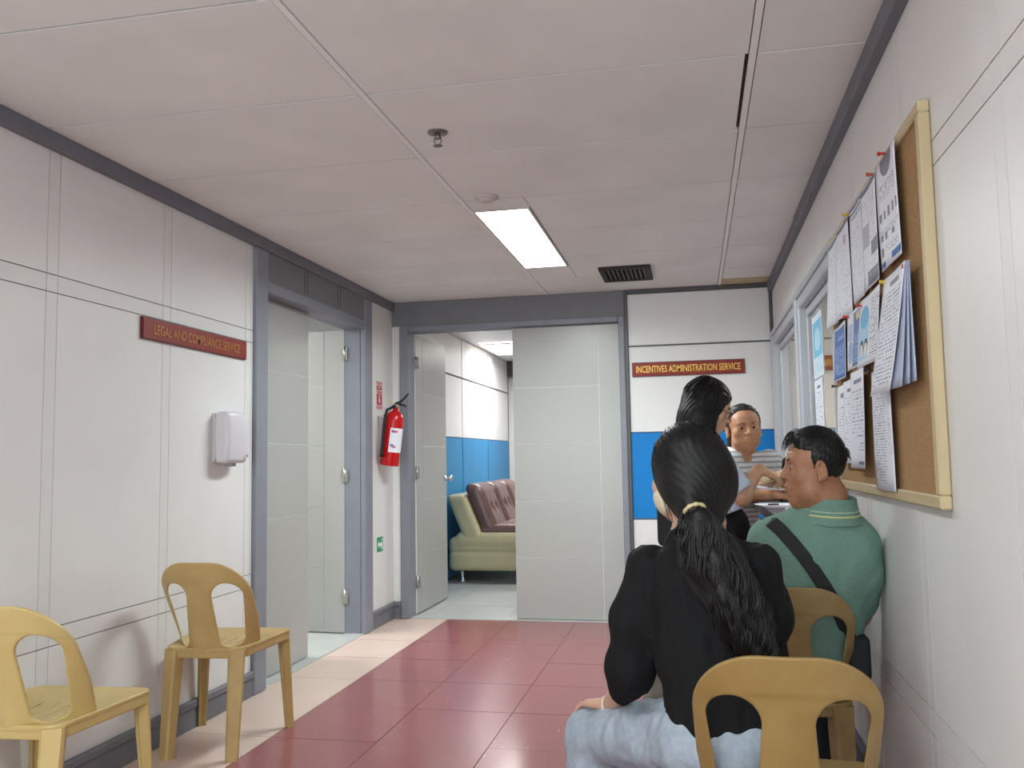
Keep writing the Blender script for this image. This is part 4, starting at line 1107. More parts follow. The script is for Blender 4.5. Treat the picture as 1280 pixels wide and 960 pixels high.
V, F = surfs(bodyA, [((-.46, 2.0, .02), (.30, 2.72, .99), .010), (oA-A3(.13, .15, .145), oA+A3(.13, .15, .14), .0036), hand_box(HL, .003), hand_box(HR, .005)])
mesh_np('body', V, F, skA, WA, local=WA.location)
m_blackcloth = M('black_knit', rgb(20, 20, 22), .85, .2, var=(200, .2), bump=(500, .12))
def shirtA(P):
    d = loft(P, (.055, 2.165, .485), (0, 2.215, 1.01), fA, [(0, .140, .125, 0), (.12, .137, .12, 0), (.35, .135, .115, .0), (.6, .140, .112, .005), (.76, .142, .10, 0), (.86, .118, .085, 0), (.94, .082, .07, 0), (1, .062, .06, 0)], .015)
    cuffL = (-.200, 2.32, .585)
    l = limb(P, [shA[0], (-.158, 2.235, .78), (-.172, 2.24, .655), cuffL], [.055, .052, .051, .041], .05)
    l = smax(l, ((P-A3(*cuffL))@A3(-.14, .85, -.5)), .01)
    r_ = limb(P, [shA[1], (.152, 2.25, .78), elA[1], (.12, 2.40, .63)], [.056, .055, .052, .045], .05)
    r_ = smax(r_, ((P-A3(.11, 2.42, .63))@A3(-.65, .74, -.1)), .01)
    d = smin(d, l, .02); d = smin(d, r_, .03)
    hem = .50+.003*np.sin(P[:, 0]*30)+.03*(P[:, 0]-.05)*-.8
    d = smax(d, hem-P[:, 2], .012)
    return d-.005*wrinkle(P, .75, 1.3)-.0045*wrinkle(P*A3(2, 2, .6), 1.3, 4)
V, F = surf(shirtA, (-.32, 1.98, .46), (.32, 2.45, 1.03), .0062); mesh_np('black_top', V, F, m_blackcloth, WA, local=WA.location)
m_jeans = M('pale_denim', rgb(150, 160, 172), .8, .25, var=(60, .1), bump=(700, .12))
def jeansA(P):
    d = ell(P, (.05, 2.17, .51), (.165, .14, .10))
    d = smin(d, limb(P, [(-.02, 2.20, .505), (-.30, 2.505, .415), (-.325, 2.47, .10)], [.098, .072, .062], .03), .05)
    d = smin(d, limb(P, [(.13, 2.20, .505), (.10, 2.60, .425), (.10, 2.585, .10)], [.095, .070, .060], .03), .05)
    d = smax(d, P[:, 2]-.60, .02); d = smax(d, .09-P[:, 2], .01)
    return d-.006*wrinkle(P, 1.0, 2.2)-.0035*wrinkle(P, 2.1, 5)
V, F = surf(jeansA, (-.43, 2.0, .08), (.28, 2.72, .64), .0075); jA = mesh_np('jeans', V, F, m_jeans, WA, local=WA.location)
shoes(WA, [(-.315, 2.47, 0), (.10, 2.58, 0)], (-.15, 1), M('shoe_white', rgb(190, 188, 184), .6))
# mask over nose and chin, ear loop
m_mask = M('mask_beige', rgb(206, 194, 170), .8, .2, bump=(300, .1))
def maskA(P):
    L = (P-oA)@RA/.97
    d = smin(ell(L, (0, .03, -.05), (.072, .080, .064)), ell(L, (0, .09, -.03), (.02, .03, .02)), .03)
    d = np.maximum(d, -(d+.006)); pl = np.abs(L[:, 2]+.055)-.048; d = smax(d, pl, .006)
    return smax(d, -.006-L[:, 1], .006)
V, F = surf(maskA, oA-A3(.16, .16, .15), oA+A3(.16, .16, .05), .004); mk = mesh_np('face_mask', V, F, m_mask, WA, local=WA.location)
for sx in (-1, 1):
    pts = [tuple(oA+RA@A3(sx*x, y, z)*.97) for x, y, z in ((.060, .025, -.015), (.074, .005, .012), (.084, -.018, .026), (.087, -.03, .0), (.078, -.012, -.045), (.060, .02, -.085))]
    tube('ear_loop', pts, .0022, m_paper, mk, 6)
# hair cap + strands gathered in a low ponytail
TIE = A3(-.068, -.096, -.072)
tieA = oA+RA@TIE
def capA(P):
    L = (P-oA)@RA
    d = ell(L, (0, -.014, .030), (.086, .103, .103))
    d = smin(d, rc(L, (0, -.045, -.02), tuple(TIE), .080, .026), .06)
    d = smin(d, rc(L, (.035, -.03, -.03), (-.01, -.085, -.10), .058, .03), .05); d = smin(d, rc(L, (-.045, -.035, -.03), (-.055, -.075, -.10), .042, .03), .05)
    face = ell(L, (0, .115, -.035), (.074, .085, .105))
    d = smax(d, -face, .02)
    d = smax(d, -.135-L[:, 2], .02)
    return d-.0006*np.sin(L[:, 0]*420+9*np.sin(L[:, 2]*25))
V, F = surf(capA, oA-A3(.16, .18, .15), oA+A3(.16, .18, .15), .0042); hA = mesh_np('hair', V, F, m_hairA, WA, local=WA.location)
rng = np.random.RandomState(3); lines = []
for i in range(420):
    th = rng.uniform(-math.pi, math.pi); ph = rng.uniform(-.25, 1.45)
    v0 = A3(math.sin(th)*math.cos(ph), math.cos(th)*math.cos(ph), math.sin(ph))
    if v0[1] > .55 and v0[2] < .55: continue
    v1 = A3(-.35+rng.normal(0, .12), -.80, -.58+rng.normal(0, .06)); v1 /= np.linalg.norm(v1)
    om = math.acos(float(np.clip(v0@v1, -.999, .999))); pts = []
    rad = A3(.0875, .105, .1045)*rng.uniform(.985, 1.025)
    for t_ in np.linspace(0, 1, 14):
        v = (math.sin((1-t_)*om)*v0+math.sin(t_*om)*v1)/math.sin(om)
        p = A3(0, -.014, .030)+v*rad+A3(0, 0, -.012*math.sin(math.pi*t_))
        tt = t_**3; p = p*(1-tt)+(TIE+A3(rng.normal(0, .008), rng.normal(0, .006), rng.normal(0, .008)))*tt
        pts.append(oA+RA@p)
    lines.append(pts)
# loose wisps at the sides
for i in range(26):
    sx = -1 if i % 3 else 1
    a = A3(sx*.080, rng.uniform(-.03, .01), rng.uniform(-.01, .05)); L_ = rng.uniform(.07, .14)
    lines.append([oA+RA@(a+A3(sx*.008*math.sin(2.6*t_), -.03*t_, -L_*t_)) for t_ in np.linspace(0, 1, 9)])
strands('hair_strands', lines, .0012, m_hairA, hA)
tpath = np.array([tieA, tieA+A3(.012, -.030, -.035), (.012, 2.085, .985), (.038, 2.072, .925), (.066, 2.062, .86), (.092, 2.06, .80), (.112, 2.062, .745), (.122, 2.066, .700)], dtype=f32)
twid = np.array([.018, .044, .060, .068, .066, .056, .042, .016])
tt_ = np.linspace(0, 1, len(tpath))
def tail_at(t): return np.array([np.interp(t, tt_, tpath[:, k]) for k in range(3)], dtype=f32)
def tailA(P):
    d = limb(P*A3(1, 1.5, 1), [tuple(p*A3(1, 1.5, 1)) for p in tpath], list(twid*.5), .03)/1.35
    return d-.004*wrinkle(P, 1.6, 3)
V, F = surf(tailA, tpath.min(0)-.09, tpath.max(0)+.09, .0055); pt = mesh_np('ponytail', V, F, m_hairA, WA, local=WA.location)
lines = []
for c in range(84):
    ca, cr = rng.uniform(0, 2*math.pi), math.sqrt(rng.uniform(.15, 1)); ph = rng.uniform(0, 6.28); fr = rng.uniform(13, 24); end = rng.uniform(.7, 1.05); am = rng.uniform(.007, .017)
    for k in range(9):
        ja = ca+rng.normal(0, .10); jr = cr+rng.normal(0, .05); pts = []
        for t_ in np.linspace(0, end, 34):
            p = tail_at(min(t_, 1)); wd = float(np.interp(t_, tt_, twid)); sp = 1+.25*max(0, t_-.6)
            p = p+A3(math.cos(ja)*jr*wd*1.05*sp, math.sin(ja)*jr*wd*.5-.004, 0)+A3(am*math.sin(fr*t_+ph), .5*am*math.cos(fr*t_+ph), .004*math.sin(fr*t_*1.3+ph))*min(1, t_*3)
            if t_ > 1: p = p+A3(.006, 0, -.05)*(t_-1)
            pts.append(p)
        lines.append(pts)
m_hairT = M('hair_wavy_black', rgb(22, 19, 20), .42, .5)
strands('hair_strands', lines, .0016, m_hairT, pt)
V = []; F = []
ring_c = tieA+A3(.003, -.012, -.010); ax = (tpath[1]-tpath[0]); ax /= np.linalg.norm(ax); e1 = np.cross(ax, A3(0, 0, 1)); e1 /= np.linalg.norm(e1); e2 = np.cross(ax, e1)
pts = [tuple(ring_c+e1*.024*math.cos(a)+e2*.024*math.sin(a)) for a in np.linspace(0, 2*math.pi, 29)]
tube('hair_tie', pts, [.0045+.0012*math.sin(k*2.1) for k in range(29)], M('hair_tie_cream', rgb(196, 180, 140), .7), WA, 8)
# cord bracelet
R0 = Vector(wrA[0]); dv = Vector((-.62, .66, -.16)).normalized(); a1 = dv.cross(Vector((0, 0, 1))).normalized(); a2 = dv.cross(a1)
tube('bracelet', [tuple(R0-dv*.004+a1*.031*math.cos(a)+a2*.027*math.sin(a)) for a in np.linspace(0, 2*math.pi, 21)], .0032, M('cord_white', rgb(206, 196, 184), .7), WA, 6)
# canvas bag on her lap
t = thing('canvas_bag', 'khaki canvas bag resting on the lap of the woman in black', 'bag', (-.05, 2.46, .50))
m_khaki = M('canvas_khaki', rgb(158, 146, 132), .9, .15, var=(30, .12), bump=(400, .15))
def bagf(P):
    q = P-A3(-.055, 2.475, .565)
    return rbox(q, (0, 0, 0), (.105, .05, .085), .03)-.006*wrinkle(P, 1.3, 8)
V, F = surf(bagf, (-.20, 2.38, .45), (.09, 2.56, .69), .006); mesh_np('bag_body', V, F, m_khaki, t, local=t.location)
tube('bag_strap', [(-.13, 2.45, .63), (-.14, 2.44, .68), (-.08, 2.44, .71), (-.0, 2.44, .69), (.02, 2.45, .64)], .008, m_khaki, t, 8)
lathe('yellow_tag', (-.175, 2.42, .505), [(.016, 0), (.018, .006), (.016, .012)], M('tag_yellow', rgb(214, 206, 40), .5), t, 14, 'y')
# ================= man in green polo, seated, looking to the left
WM = person('seated man in green polo shirt looking left, leaning on the right wall', (.33, 3.0, 0))
skM = skin_mat('skin_tan', rgb(170, 122, 94), rgb(152, 104, 78))
oM = A3(.368, 2.92, 1.132); RM = frame((-.995, -.02), -.02, -.03); dM = (1, .88, 1.05)
fM = (-.05, 1)
shM = [(.225, 2.975, .905), (.488, 2.955, .895)]; elM = [(.185, 3.09, .665), (.497, 3.07, .66)]; wrM = [(.24, 3.32, .60), (.36, 3.31, .60)]
HM = [hand_parts(wrM[0], (.5, .8, -.1), (-.1, -.1, 1), (.85, -.5, 0), (.3, .4, .3)), hand_parts(wrM[1], (-.5, .8, -.1), (.1, -.1, 1), (-.85, -.5, 0), (.3, .4, .3))]
def bodyM(P):
    d = head_sdf(P, oM, RM, 1.0, old=.6, dim=dM)
    d = smin(d, rc(P, tuple(oM+RM@A3(0, -.045, -.09)), (.408, 2.945, .97), .050, .055), .03)
    d = smin(d, loft(P, (.30, 3.02, .47), (.39, 2.95, .99), fM, [(0, .15, .11, 0), (.4, .155, .11, .01), (.8, .16, .10, 0), (.95, .09, .07, 0), (1, .06, .06, 0)]), .04)
    for k in (0, 1):
        d = smin(d, limb(P, [shM[k], elM[k], wrM[k]], [.052, .042, .028]), .03); d = smin(d, hand_sdf(P, HM[k]), .012)
    for x in (.20, .40): d = smin(d, limb(P, [(x, 3.02, .50), (x, 3.43, .47), (x, 3.40, .10)], [.08, .055, .045]), .04)
    return d
V, F = surfs(bodyM, [((.08, 2.82, .05), (.565, 3.55, .985), .011), (oM-A3(.14, .135, .15), oM+A3(.13, .135, .14), .0032), hand_box(HM[0], .005), hand_box(HM[1], .005)])
mesh_np('body', V, F, skM, WM, local=WM.location)
eyes(WM, oM, RM*A3(*dM), 1., (0, -.2)); brows(WM, oM, RM*A3(*dM)); lips(WM, oM, RM*A3(*dM), 1., m_lip)
m_polo = M('polo_green', rgb(108, 138, 127), .85, .2, var=(120, .08), bump=(600, .15))
def poloM(P):
    d = loft(P, (.295, 3.02, .48), (.406, 2.945, 1.015), fM, [(0, .168, .135, 0), (.3, .175, .132, .0), (.6, .178, .128, 0), (.8, .178, .115, 0), (.9, .13, .09, 0), (.96, .088, .080, 0), (1, .076, .074, 0)], .015)
    for k, cf in ((0, (.19, 3.07, .70)), (1, (.50, 3.055, .69))):
        l = limb(P, [shM[k], tuple((A3(*shM[k])+A3(*cf))/2+A3(0, -.005, 0)), cf], [.066, .066, .062], .04)
        ax = A3(*cf)-A3(*shM[k]); ax /= np.linalg.norm(ax); l = smax(l, (P-A3(*cf))@ax, .008); d = smin(d, l, .05)
    d = smax(d, P[:, 0]-.566, .01)
    d = smax(d, .50-P[:, 2], .012)
    return d-.004*wrinkle(P, .8, 6.1)-.002*wrinkle(P, 1.7, 2.)
V, F = surf(poloM, (.08, 2.78, .47), (.58, 3.2, 1.03), .0065); pM = mesh_np('polo_shirt', V, F, m_polo, WM, local=WM.location)
cA, cB = A3(.408, 2.948, .972), A3(.412, 2.940, 1.050)
def collar(P, z0=0., z1=1., out=0.):
    d = loft(P, cA, cB, fM, [(-.3, .118, .108, 0), (0, .100, .094, 0), (.5, .086, .084, 0), (1.0, .080, .080, 0)], .004)-out
    d = np.maximum(d, -(d+.007+out)); w_ = cB-cA; L = np.linalg.norm(w_); q = (P-cA)@(w_/L)/L
    return smax(d, np.maximum(z0-q, q-z1)*L, .003)
lo, hi = cA-A3(.14, .14, .05), cB+A3(.14, .14, .03)
V, F = surf(lambda P: collar(P, -.12, .92), lo, hi, .0036); mesh_np('collar', V, F, m_polo, pM, local=WM.location)
V, F = surf(lambda P: collar(P, .20, .27, .0022), lo, hi, .0026); mesh_np('collar_stripe', V, F, M('stripe_yellow', rgb(206, 196, 132), .8), pM, local=WM.location)
V, F = surf(lambda P: collar(P, .38, .43, .0022), lo, hi, .0026); mesh_np('collar_stripe', V, F, M('stripe_pale', rgb(176, 190, 168), .8), pM, local=WM.location)
m_trous = M('trousers_dark', rgb(52, 54, 60), .8, .2, bump=(500, .1))
def trouM(P):
    d = ell(P, (.30, 3.0, .50), (.165, .13, .085))
    for x in (.20, .40): d = smin(d, limb(P, [(x, 3.03, .505), (x, 3.43, .475), (x, 3.41, .09)], [.092, .072, .06], .03), .05)
    d = smax(d, .08-P[:, 2], .01); d = smax(d, P[:, 0]-.55, .01)
    return d-.003*wrinkle(P, 1., 3)
V, F = surf(trouM, (.08, 2.85, .07), (.57, 3.55, .62), .010); mesh_np('trousers', V, F, m_trous, WM, local=WM.location)
shoes(WM, [(.20, 3.40, 0), (.40, 3.40, 0)], (0, 1))
def hairM(P):
    L = (P-oM)@RM/A3(*dM)
    d = smin(ell(L, (0, -.014, .036), (.080, .099, .090)), ell(L, (0, .036, .082), (.056, .046, .034)), .02)
    # keep hair behind the hairline: front cut, temple recess, sideburn, nape
    ax = np.abs(L[:, 0])
    front = L[:, 1]-(.072-.0*ax)                         # front of fringe
    low = .052-L[:, 2]+np.clip((-.0-L[:, 1]), 0, .05)*0  # below this only behind the temple
    side = np.maximum(L[:, 1]-.022+.3*np.maximum(0, L[:, 2]-.02), .0*ax-1)
    zone_top = np.maximum(front, .058-L[:, 2]-.25*(ax-.04))
    zone_side = np.maximum(L[:, 1]-(.022+.0*ax), -.006-L[:, 2])
    zone_back = np.maximum(L[:, 1]+.028, -.078-L[:, 2]+.1*ax)
    zone = np.minimum(np.minimum(zone_top, zone_side), zone_back)
    d = smax(d, zone, .012)
    return d-.0022*np.sin(L[:, 0]*300+5*np.sin(L[:, 1]*70))*np.sin(L[:, 1]*160+L[:, 2]*130)
V, F = surf(hairM, oM-A3(.14, .13, .12), oM+A3(.14, .13, .15), .0036); hM = mesh_np('hair', V, F, m_hairM, WM, local=WM.location)
lines = []
for i in range(900):
    th = rng.uniform(-math.pi, math.pi); ph = rng.uniform(-.5, 1.5)
    v = A3(math.sin(th)*math.cos(ph), math.cos(th)*math.cos(ph), math.sin(ph))
    p = A3(0, -.014, .036)+v*A3(.080, .099, .090)
    if p[1] > .022 and p[2] < .07: continue
    if p[1] > -.03 and p[2] < -.004: continue
    if p[2] < -.07 or p[1] > .075 or (p[1] < -.05 and p[2] < .03): continue
    Ln = rng.uniform(.010, .022)*(1.6 if p[1] > .04 else 1)
    dirv = v*.05+A3(rng.normal(0, .2), .75 if p[2] > .06 else -.5, -.25 if p[2] > .06 else -.7)
    dirv /= np.linalg.norm(dirv)
    lines.append([oM+RM@(A3(*dM)*(p+dirv*Ln*t_+v*.004*math.sin(math.pi*t_)-A3(0, 0, .010 if p[1] > .04 else 0)*t_*t_)) for t_ in np.linspace(0, 1, 6)])
for i in range(60):      # fringe
    x = rng.uniform(-.055, .055); p = A3(x, .062+rng.uniform(-.01, .008), .112-abs(x)*.5+rng.uniform(-.006, .004))
    lines.append([oM+RM@(A3(*dM)*(p+A3(rng.normal(0, .006)*t_, .036*t_, .006*math.sin(3*t_)-.030*t_*t_))) for t_ in np.linspace(0, 1, 7)])
strands('hair_strands', lines, .0011, m_hairM, hM)
# shoulder bag: strap follows the shirt
t = thing('shoulder_bag', 'black shoulder bag whose strap crosses the back of the man in green', 'bag', (.42, 3.0, .50))
def ray_y(x, z, fn, y0=2.6):
    y = y0
    for _ in range(60):
        d = float(fn(A3(x, y, z)[None])[0])
        if d < .0004: break
        y += max(d*.6, .0004)
    return y
path = []
for (x, z) in ((.232, .963), (.252, .945), (.285, .905), (.315, .865), (.345, .82), (.375, .77), (.405, .715), (.43, .655), (.45, .60)):
    path.append((x, ray_y(x, z, poloM)-.002, z))
path = [(.215, 3.06, .90), (.218, 3.02, .955), (.222, 2.975, .972)]+path
Vp, Fp = [], []
for i, p in enumerate(path):
    p = Vector(p); dd = (Vector(path[min(i+1, len(path)-1)])-Vector(path[max(i-1, 0)])).normalized()
    nrm = Vector((0, -1, .15)) if i > 2 else Vector((-.2, -.2, 1))
    sd = dd.cross(nrm).normalized(); nn = sd.cross(dd).normalized()
    if nn.dot(nrm) < 0: nn = -nn
    for a, b in ((-.021, -.004), (.021, -.004), (.021, .003), (-.021, .003)): Vp.append(tuple(p+sd*a+nn*b))
for i in range(len(path)-1):
    for k in range(4): Fp.append((i*4+k, i*4+(k+1) % 4, (i+1)*4+(k+1) % 4, (i+1)*4+k))
Fp += [(3, 2, 1, 0), tuple((len(path)-1)*4+k for k in range(4))]
m_strap = M('webbing_black', rgb(40, 42, 44), .75, .25, bump=(500, .2))
mesh_np('strap', Vp, Fp, m_strap, t, False, local=t.location)
V, F = surf(lambda P: rbox(P, (.475, 2.99, .545), (.035, .08, .07), .02), (.42, 2.89, .46), (.53, 3.09, .63), .006); mesh_np('pouch', V, F, m_strap, t, local=t.location)
# ================= standing woman with long hair and glasses, facing right
WB = person('standing woman with long black hair, glasses and pale blue shirt at the ledge', (.04, 3.9, 0))
skB = skin_mat('skin_warm', rgb(206, 160, 130), rgb(192, 144, 114))
oB = A3(.062, 3.92, 1.385); fB = (.98, .18); RB = frame((1, .0), -.42, .0)
rB = A3(.18, -.98, 0)
shB = [tuple(A3(.015, 3.93, 1.215)-rB*.145), tuple(A3(.015, 3.93, 1.215)+rB*.145)]
elB = [(.05, 4.10, 1.0), (.185, 3.80, 1.005)]; wrB = [(.235, 4.03, 1.045), (.262, 3.88, 1.115)]
HB = [hand_parts(wrB[0], (.9, -.2, .12), (.1, .5, -.8), (.2, -.6, .5), (.3, .5, .5), .9, (.3, .9, -.2)), hand_parts(wrB[1], (.82, .35, -.35), (.25, -.3, .9), (.1, .9, .3), (.35, .6, .5), .9, (.3, .9, -.3))]
def bodyB(P):
    d = head_sdf(P, oB, RB, .97, fem=1)
    d = smin(d, rc(P, tuple(oB+RB@A3(0, -.04, -.09)), (.015, 3.905, 1.24), .047, .05), .03)
    d = smin(d, loft(P, (.04, 3.92, .80), (.015, 3.91, 1.27), fB, [(0, .15, .11, 0), (.35, .12, .09, 0), (.7, .14, .10, .01), (.88, .13, .08, 0), (1, .06, .055, 0)]), .04)
    for k in (0, 1):
        d = smin(d, limb(P, [shB[k], elB[k], wrB[k]], [.046, .038, .026]), .03); d = smin(d, hand_sdf(P, HB[k]), .012)
        x0 = A3(.03, 3.92, 0)+rB*(-.08 if k == 0 else .08)
        d = smin(d, limb(P, [tuple(x0+A3(0, 0, .80)), tuple(x0+A3(.02, 0, .45)), tuple(x0+A3(0, 0, .07))], [.085, .055, .04]), .03)
    return d
V, F = surfs(bodyB, [((-.16, 3.68, .04), (.38, 4.2, 1.25), .011), (oB-A3(.14, .14, .15), oB+A3(.14, .14, .14), .0038), hand_box(HB[0], .0035), hand_box(HB[1], .0035)])
mesh_np('body', V, F, skB, WB, local=WB.location); eyes(WB, oB, RB, .97, (0, -.4)); brows(WB, oB, RB, .97)
m_shirtB = M('shirt_pale_blue', rgb(198, 206, 226), .8, .25, var=(10, .04), bump=(500, .08))
def shirtB(P):
    d = loft(P, (.085, 3.925, .925), (.018, 3.908, 1.275), fB, [(0, .165, .135, .012), (.3, .155, .122, .01), (.6, .155, .115, .01), (.8, .145, .095, 0), (.92, .09, .07, 0), (1, .06, .058, 0)], .015)
    for k in (0, 1):
        s0, e0 = A3(*shB[k]), A3(*elB[k]); cf = s0*.08+e0*.92; ax = (e0-s0)/np.linalg.norm(e0-s0)
        l = smax(rc(P, tuple(s0), tuple(cf), .064, .066), (P-cf)@ax, .008); d = smin(d, l, .04)
    d = smax(d, .938-P[:, 2]-.02*np.sin(P[:, 0]*22), .01)
    return d-.004*wrinkle(P, .9, 9)-.0025*wrinkle(P, 1.9, 3)
V, F = surf(shirtB, (-.18, 3.70, .90), (.27, 4.16, 1.30), .0075); mesh_np('shirt', V, F, m_shirtB, WB, local=WB.location)
def pantB(P):
    d = ell(P, (.072, 3.92, .86), (.15, .15, .13))
    for k in (0, 1):
        x0 = A3(.035, 3.92, 0)+rB*(-.08 if k == 0 else .08)
        d = smin(d, limb(P, [tuple(x0+A3(0, 0, .80)), tuple(x0+A3(.02, 0, .45)), tuple(x0+A3(0, 0, .07))], [.098, .075, .06]), .03)
    d = smax(d, P[:, 2]-.965, .02); return smax(d, .06-P[:, 2], .01)-.003*wrinkle(P, 1, 1)
V, F = surf(pantB, (-.16, 3.72, .05), (.25, 4.12, 1.0), .011); mesh_np('trousers', V, F, M('trousers_black', rgb(26, 26, 29), .8, .2), WB, local=WB.location)
shoes(WB, [tuple(A3(.03, 3.92, 0)-rB*.08), tuple(A3(.03, 3.92, 0)+rB*.08)], fB)
def hairB(P):
    L = (P-oB)@RB
    d = ell(L, (0, -.016, .030), (.090, .108, .101))
    d = smax(d, -ell(L, (0, .125, -.030), (.085, .075, .105)), .02)
    # curtain hanging straight down in the world
    c = loft(P, (.0, 3.90, 1.06), (.028, 3.905, 1.45), fB, [(0, .085, .05, -.02), (.35, .098, .080, -.008), (.65, .100, .098, .0), (.85, .085, .085, 0), (1, .03, .04, .0)], .05)
    c = smax(c, -(ell(L, (0, .115, -.045), (.085, .075, .13))), .015)
    d = smin(d, c, .03)
    return d-.0018*np.sin(L[:, 0]*330+L[:, 1]*160+4*np.sin(P[:, 2]*20))
V, F = surf(hairB, (-.18, 3.70, 1.04), (.22, 4.1, 1.56), .0055); hB = mesh_np('hair', V, F, m_hairB, WB, local=WB.location)
lines = []
for i in range(520):
    th = rng.uniform(0, 2*math.pi); lx, ly = math.sin(th), math.cos(th)
    if ly > .45: continue
    top = A3(lx*.012, -.03+ly*.02, .130); mid = A3(lx*.094, -.016+ly*.110, .03)
    p0 = oB+RB@top; p1 = oB+RB@(A3(lx*.070, -.018+ly*.082, .098)); p2 = oB+RB@mid
    e = A3(p2[0]-.012+rng.normal(0, .004), p2[1]+rng.normal(0, .004), rng.uniform(1.06, 1.16))
    if ly > .25: e = e+A3(-.02, 0, .02)
    q = A3((p2[0]+e[0])/2, (p2[1]+e[1])/2, p2[2]*.45+e[2]*.55)
    p01 = oB+RB@(A3(lx*.042, -.024+ly*.052, .122)); p12 = oB+RB@(A3(lx*.088, -.016+ly*.102, .066))
    K = np.array([p0, p01, p1, p12, p2, q, e]); tk = np.array([0, .08, .17, .26, .36, .7, 1.])
    lines.append([A3(*[np.interp(t_, tk, K[:, k]) for k in range(3)])+A3(.003*math.sin(9*t_+i), .003*math.cos(7*t_+i), 0) for t_ in np.linspace(0, 1, 16)])
strands('hair_strands', lines, .0013, m_hairB, hB)
# glasses
def rim(sx): return [tuple(oB+RB@A3(sx*(.032)+.024*math.cos(a), .100-.25*abs(.0), .004+.019*math.sin(a))) for a in np.linspace(0, 2*math.pi, 21)]
t = thing('eyeglasses', 'dark rimmed glasses on the standing woman', 'glasses', tuple(oB+RB@A3(0, .1, .004)))
for sx in (-1, 1):
    tube('rim', rim(sx), .0022, m_black, t, 6)
    tube('temple_arm', [tuple(oB+RB@A3(sx*.056, .100, .008)), tuple(oB+RB@A3(sx*.078, .06, .010)), tuple(oB+RB@A3(sx*.082, -.01, .014))], .0018, m_black, t, 6)
tube('bridge', [tuple(oB+RB@A3(-.009, .102, .006)), tuple(oB+RB@A3(0, .106, .008)), tuple(oB+RB@A3(.009, .102, .006))], .002, m_black, t, 6)
# her bag strap (dark) over the near shoulder, and the booklet in her hands
t = thing('shoulder_bag', 'dark thin strapped bag of the standing woman', 'bag', (.0, 3.72, .95))
pth = []
for (x, z) in ((.075, 1.25), (.105, 1.20), (.13, 1.15), (.15, 1.09), (.165, 1.03)):
    pth.append((x, ray_y(x, z, shirtB, 3.5)-.003, z))
tube('strap', pth, .006, m_strap, t, 6)
tube('strap', [(.075, 3.80, 1.262), (.02, 3.76, 1.20), (-.04, 3.72, 1.08), (-.06, 3.70, .98)], .006, m_strap, t, 6)
V, F = surf(lambda P: rbox(P, (-.07, 3.68, .90), (.09, .04, .09), .025), (-.2, 3.6, .78), (.06, 3.76, 1.02), .01); mesh_np('pouch', V, F, m_strap, t, local=t.location)
def tilted(name, label, cat, c, sz, R, mat, par=None):
    V, F = boxVF(-sz[0]/2, sz[0]/2, -sz[1]/2, sz[1]/2, -sz[2]/2, sz[2]/2)
    o = mesh_np(name, V, F, mat, par, False); o.matrix_world = Matrix.Translation(c)@Matrix(np.array(R).tolist()).to_4x4()
    if par is None: tag(o, label, cat)
    return o
tilted('phone', 'smartphone in a tan case held by the standing woman', 'phone', (.345, 3.965, 1.085), (.072, .145, .009), frame((.95, .2), .3, .3), M('case_tan', rgb(196, 172, 136), .5))
tilted('booklet', 'white folded paper held under the phone', 'paper', (.285, 3.955, 1.035), (.10, .15, .006), frame((.85, .3), -.05, .1), m_paper)
# ================= older woman behind, facing the camera
WC = person('older woman in grey striped top with slicked back hair, facing the camera', (.12, 4.62, 0))
skC = skin_mat('skin_brown', rgb(204, 152, 118), rgb(186, 132, 100))
oC = A3(.243, 4.50, 1.305); fC = (.20, -.98); RC = frame(fC, -.04, .04)
rC = A3(-.98, -.20, 0)
shC = [tuple(A3(.235, 4.55, 1.14)-rC*.135), tuple(A3(.235, 4.55, 1.14)+rC*.14)]   # left, right
elC = [(.39, 4.60, .99), (.155, 4.43, .985)]; wrC = [(.385, 4.40, 1.03), (.335, 4.385, .985)]
HC = [hand_parts(wrC[0], (-.2, -.75, .45), (.6, .2, .7), (-.6, .3, .5), (.4, .6, .5), .9), hand_parts(wrC[1], (.95, .05, -.08), (0, -.25, 1), (.2, .9, .2), (.35, .6, .5), .95)]
def bodyC(P):
    d = head_sdf(P, oC, RC, .96, fem=1.2, old=1, dim=(1.06, 1, .98))
    d = smin(d, rc(P, tuple(oC+RC@A3(0, -.03, -.08)), (.235, 4.545, 1.13), .052, .06), .03)
    d = smin(d, loft(P, (.11, 4.64, .78), (.235, 4.55, 1.17), fC, [(0, .16, .12, 0), (.4, .15, .115, .02), (.75, .15, .11, .02), (.9, .12, .08, 0), (1, .06, .06, 0)]), .04)
    for k in (0, 1):
        d = smin(d, limb(P, [shC[k], elC[k], wrC[k]], [.048, .042, .030]), .03); d = smin(d, hand_sdf(P, HC[k]), .012)
        d = smin(d, limb(P, [(.03+.16*k, 4.66, .80), (.03+.15*k, 4.64, .44), (.03+.15*k, 4.66, .07)], [.09, .06, .045]), .03)
    return d
V, F = surfs(bodyC, [((-.1, 4.25, .04), (.52, 4.82, 1.15), .011), (oC-A3(.12, .14, .16), oC+A3(.12, .14, .14), .0032), hand_box(HC[0], .0035), hand_box(HC[1], .0035)])
mesh_np('body', V, F, skC, WC, local=WC.location); eyes(WC, oC, RC, .96, (.35, 0)); brows(WC, oC, RC, .95, M('brow_grey', rgb(128, 92, 72), .8)); lips(WC, oC, RC*A3(1.06, 1, .98), .96, M('lip_pale', rgb(168, 104, 88), .5))
m_stripe = M('striped_cotton', rgb(214, 214, 216), .85, .2); nt = m_stripe.node_tree
gn = nt.nodes.new('ShaderNodeNewGeometry'); sx_ = nt.nodes.new('ShaderNodeSeparateXYZ'); nt.links.new(gn.outputs['Position'], sx_.inputs[0])
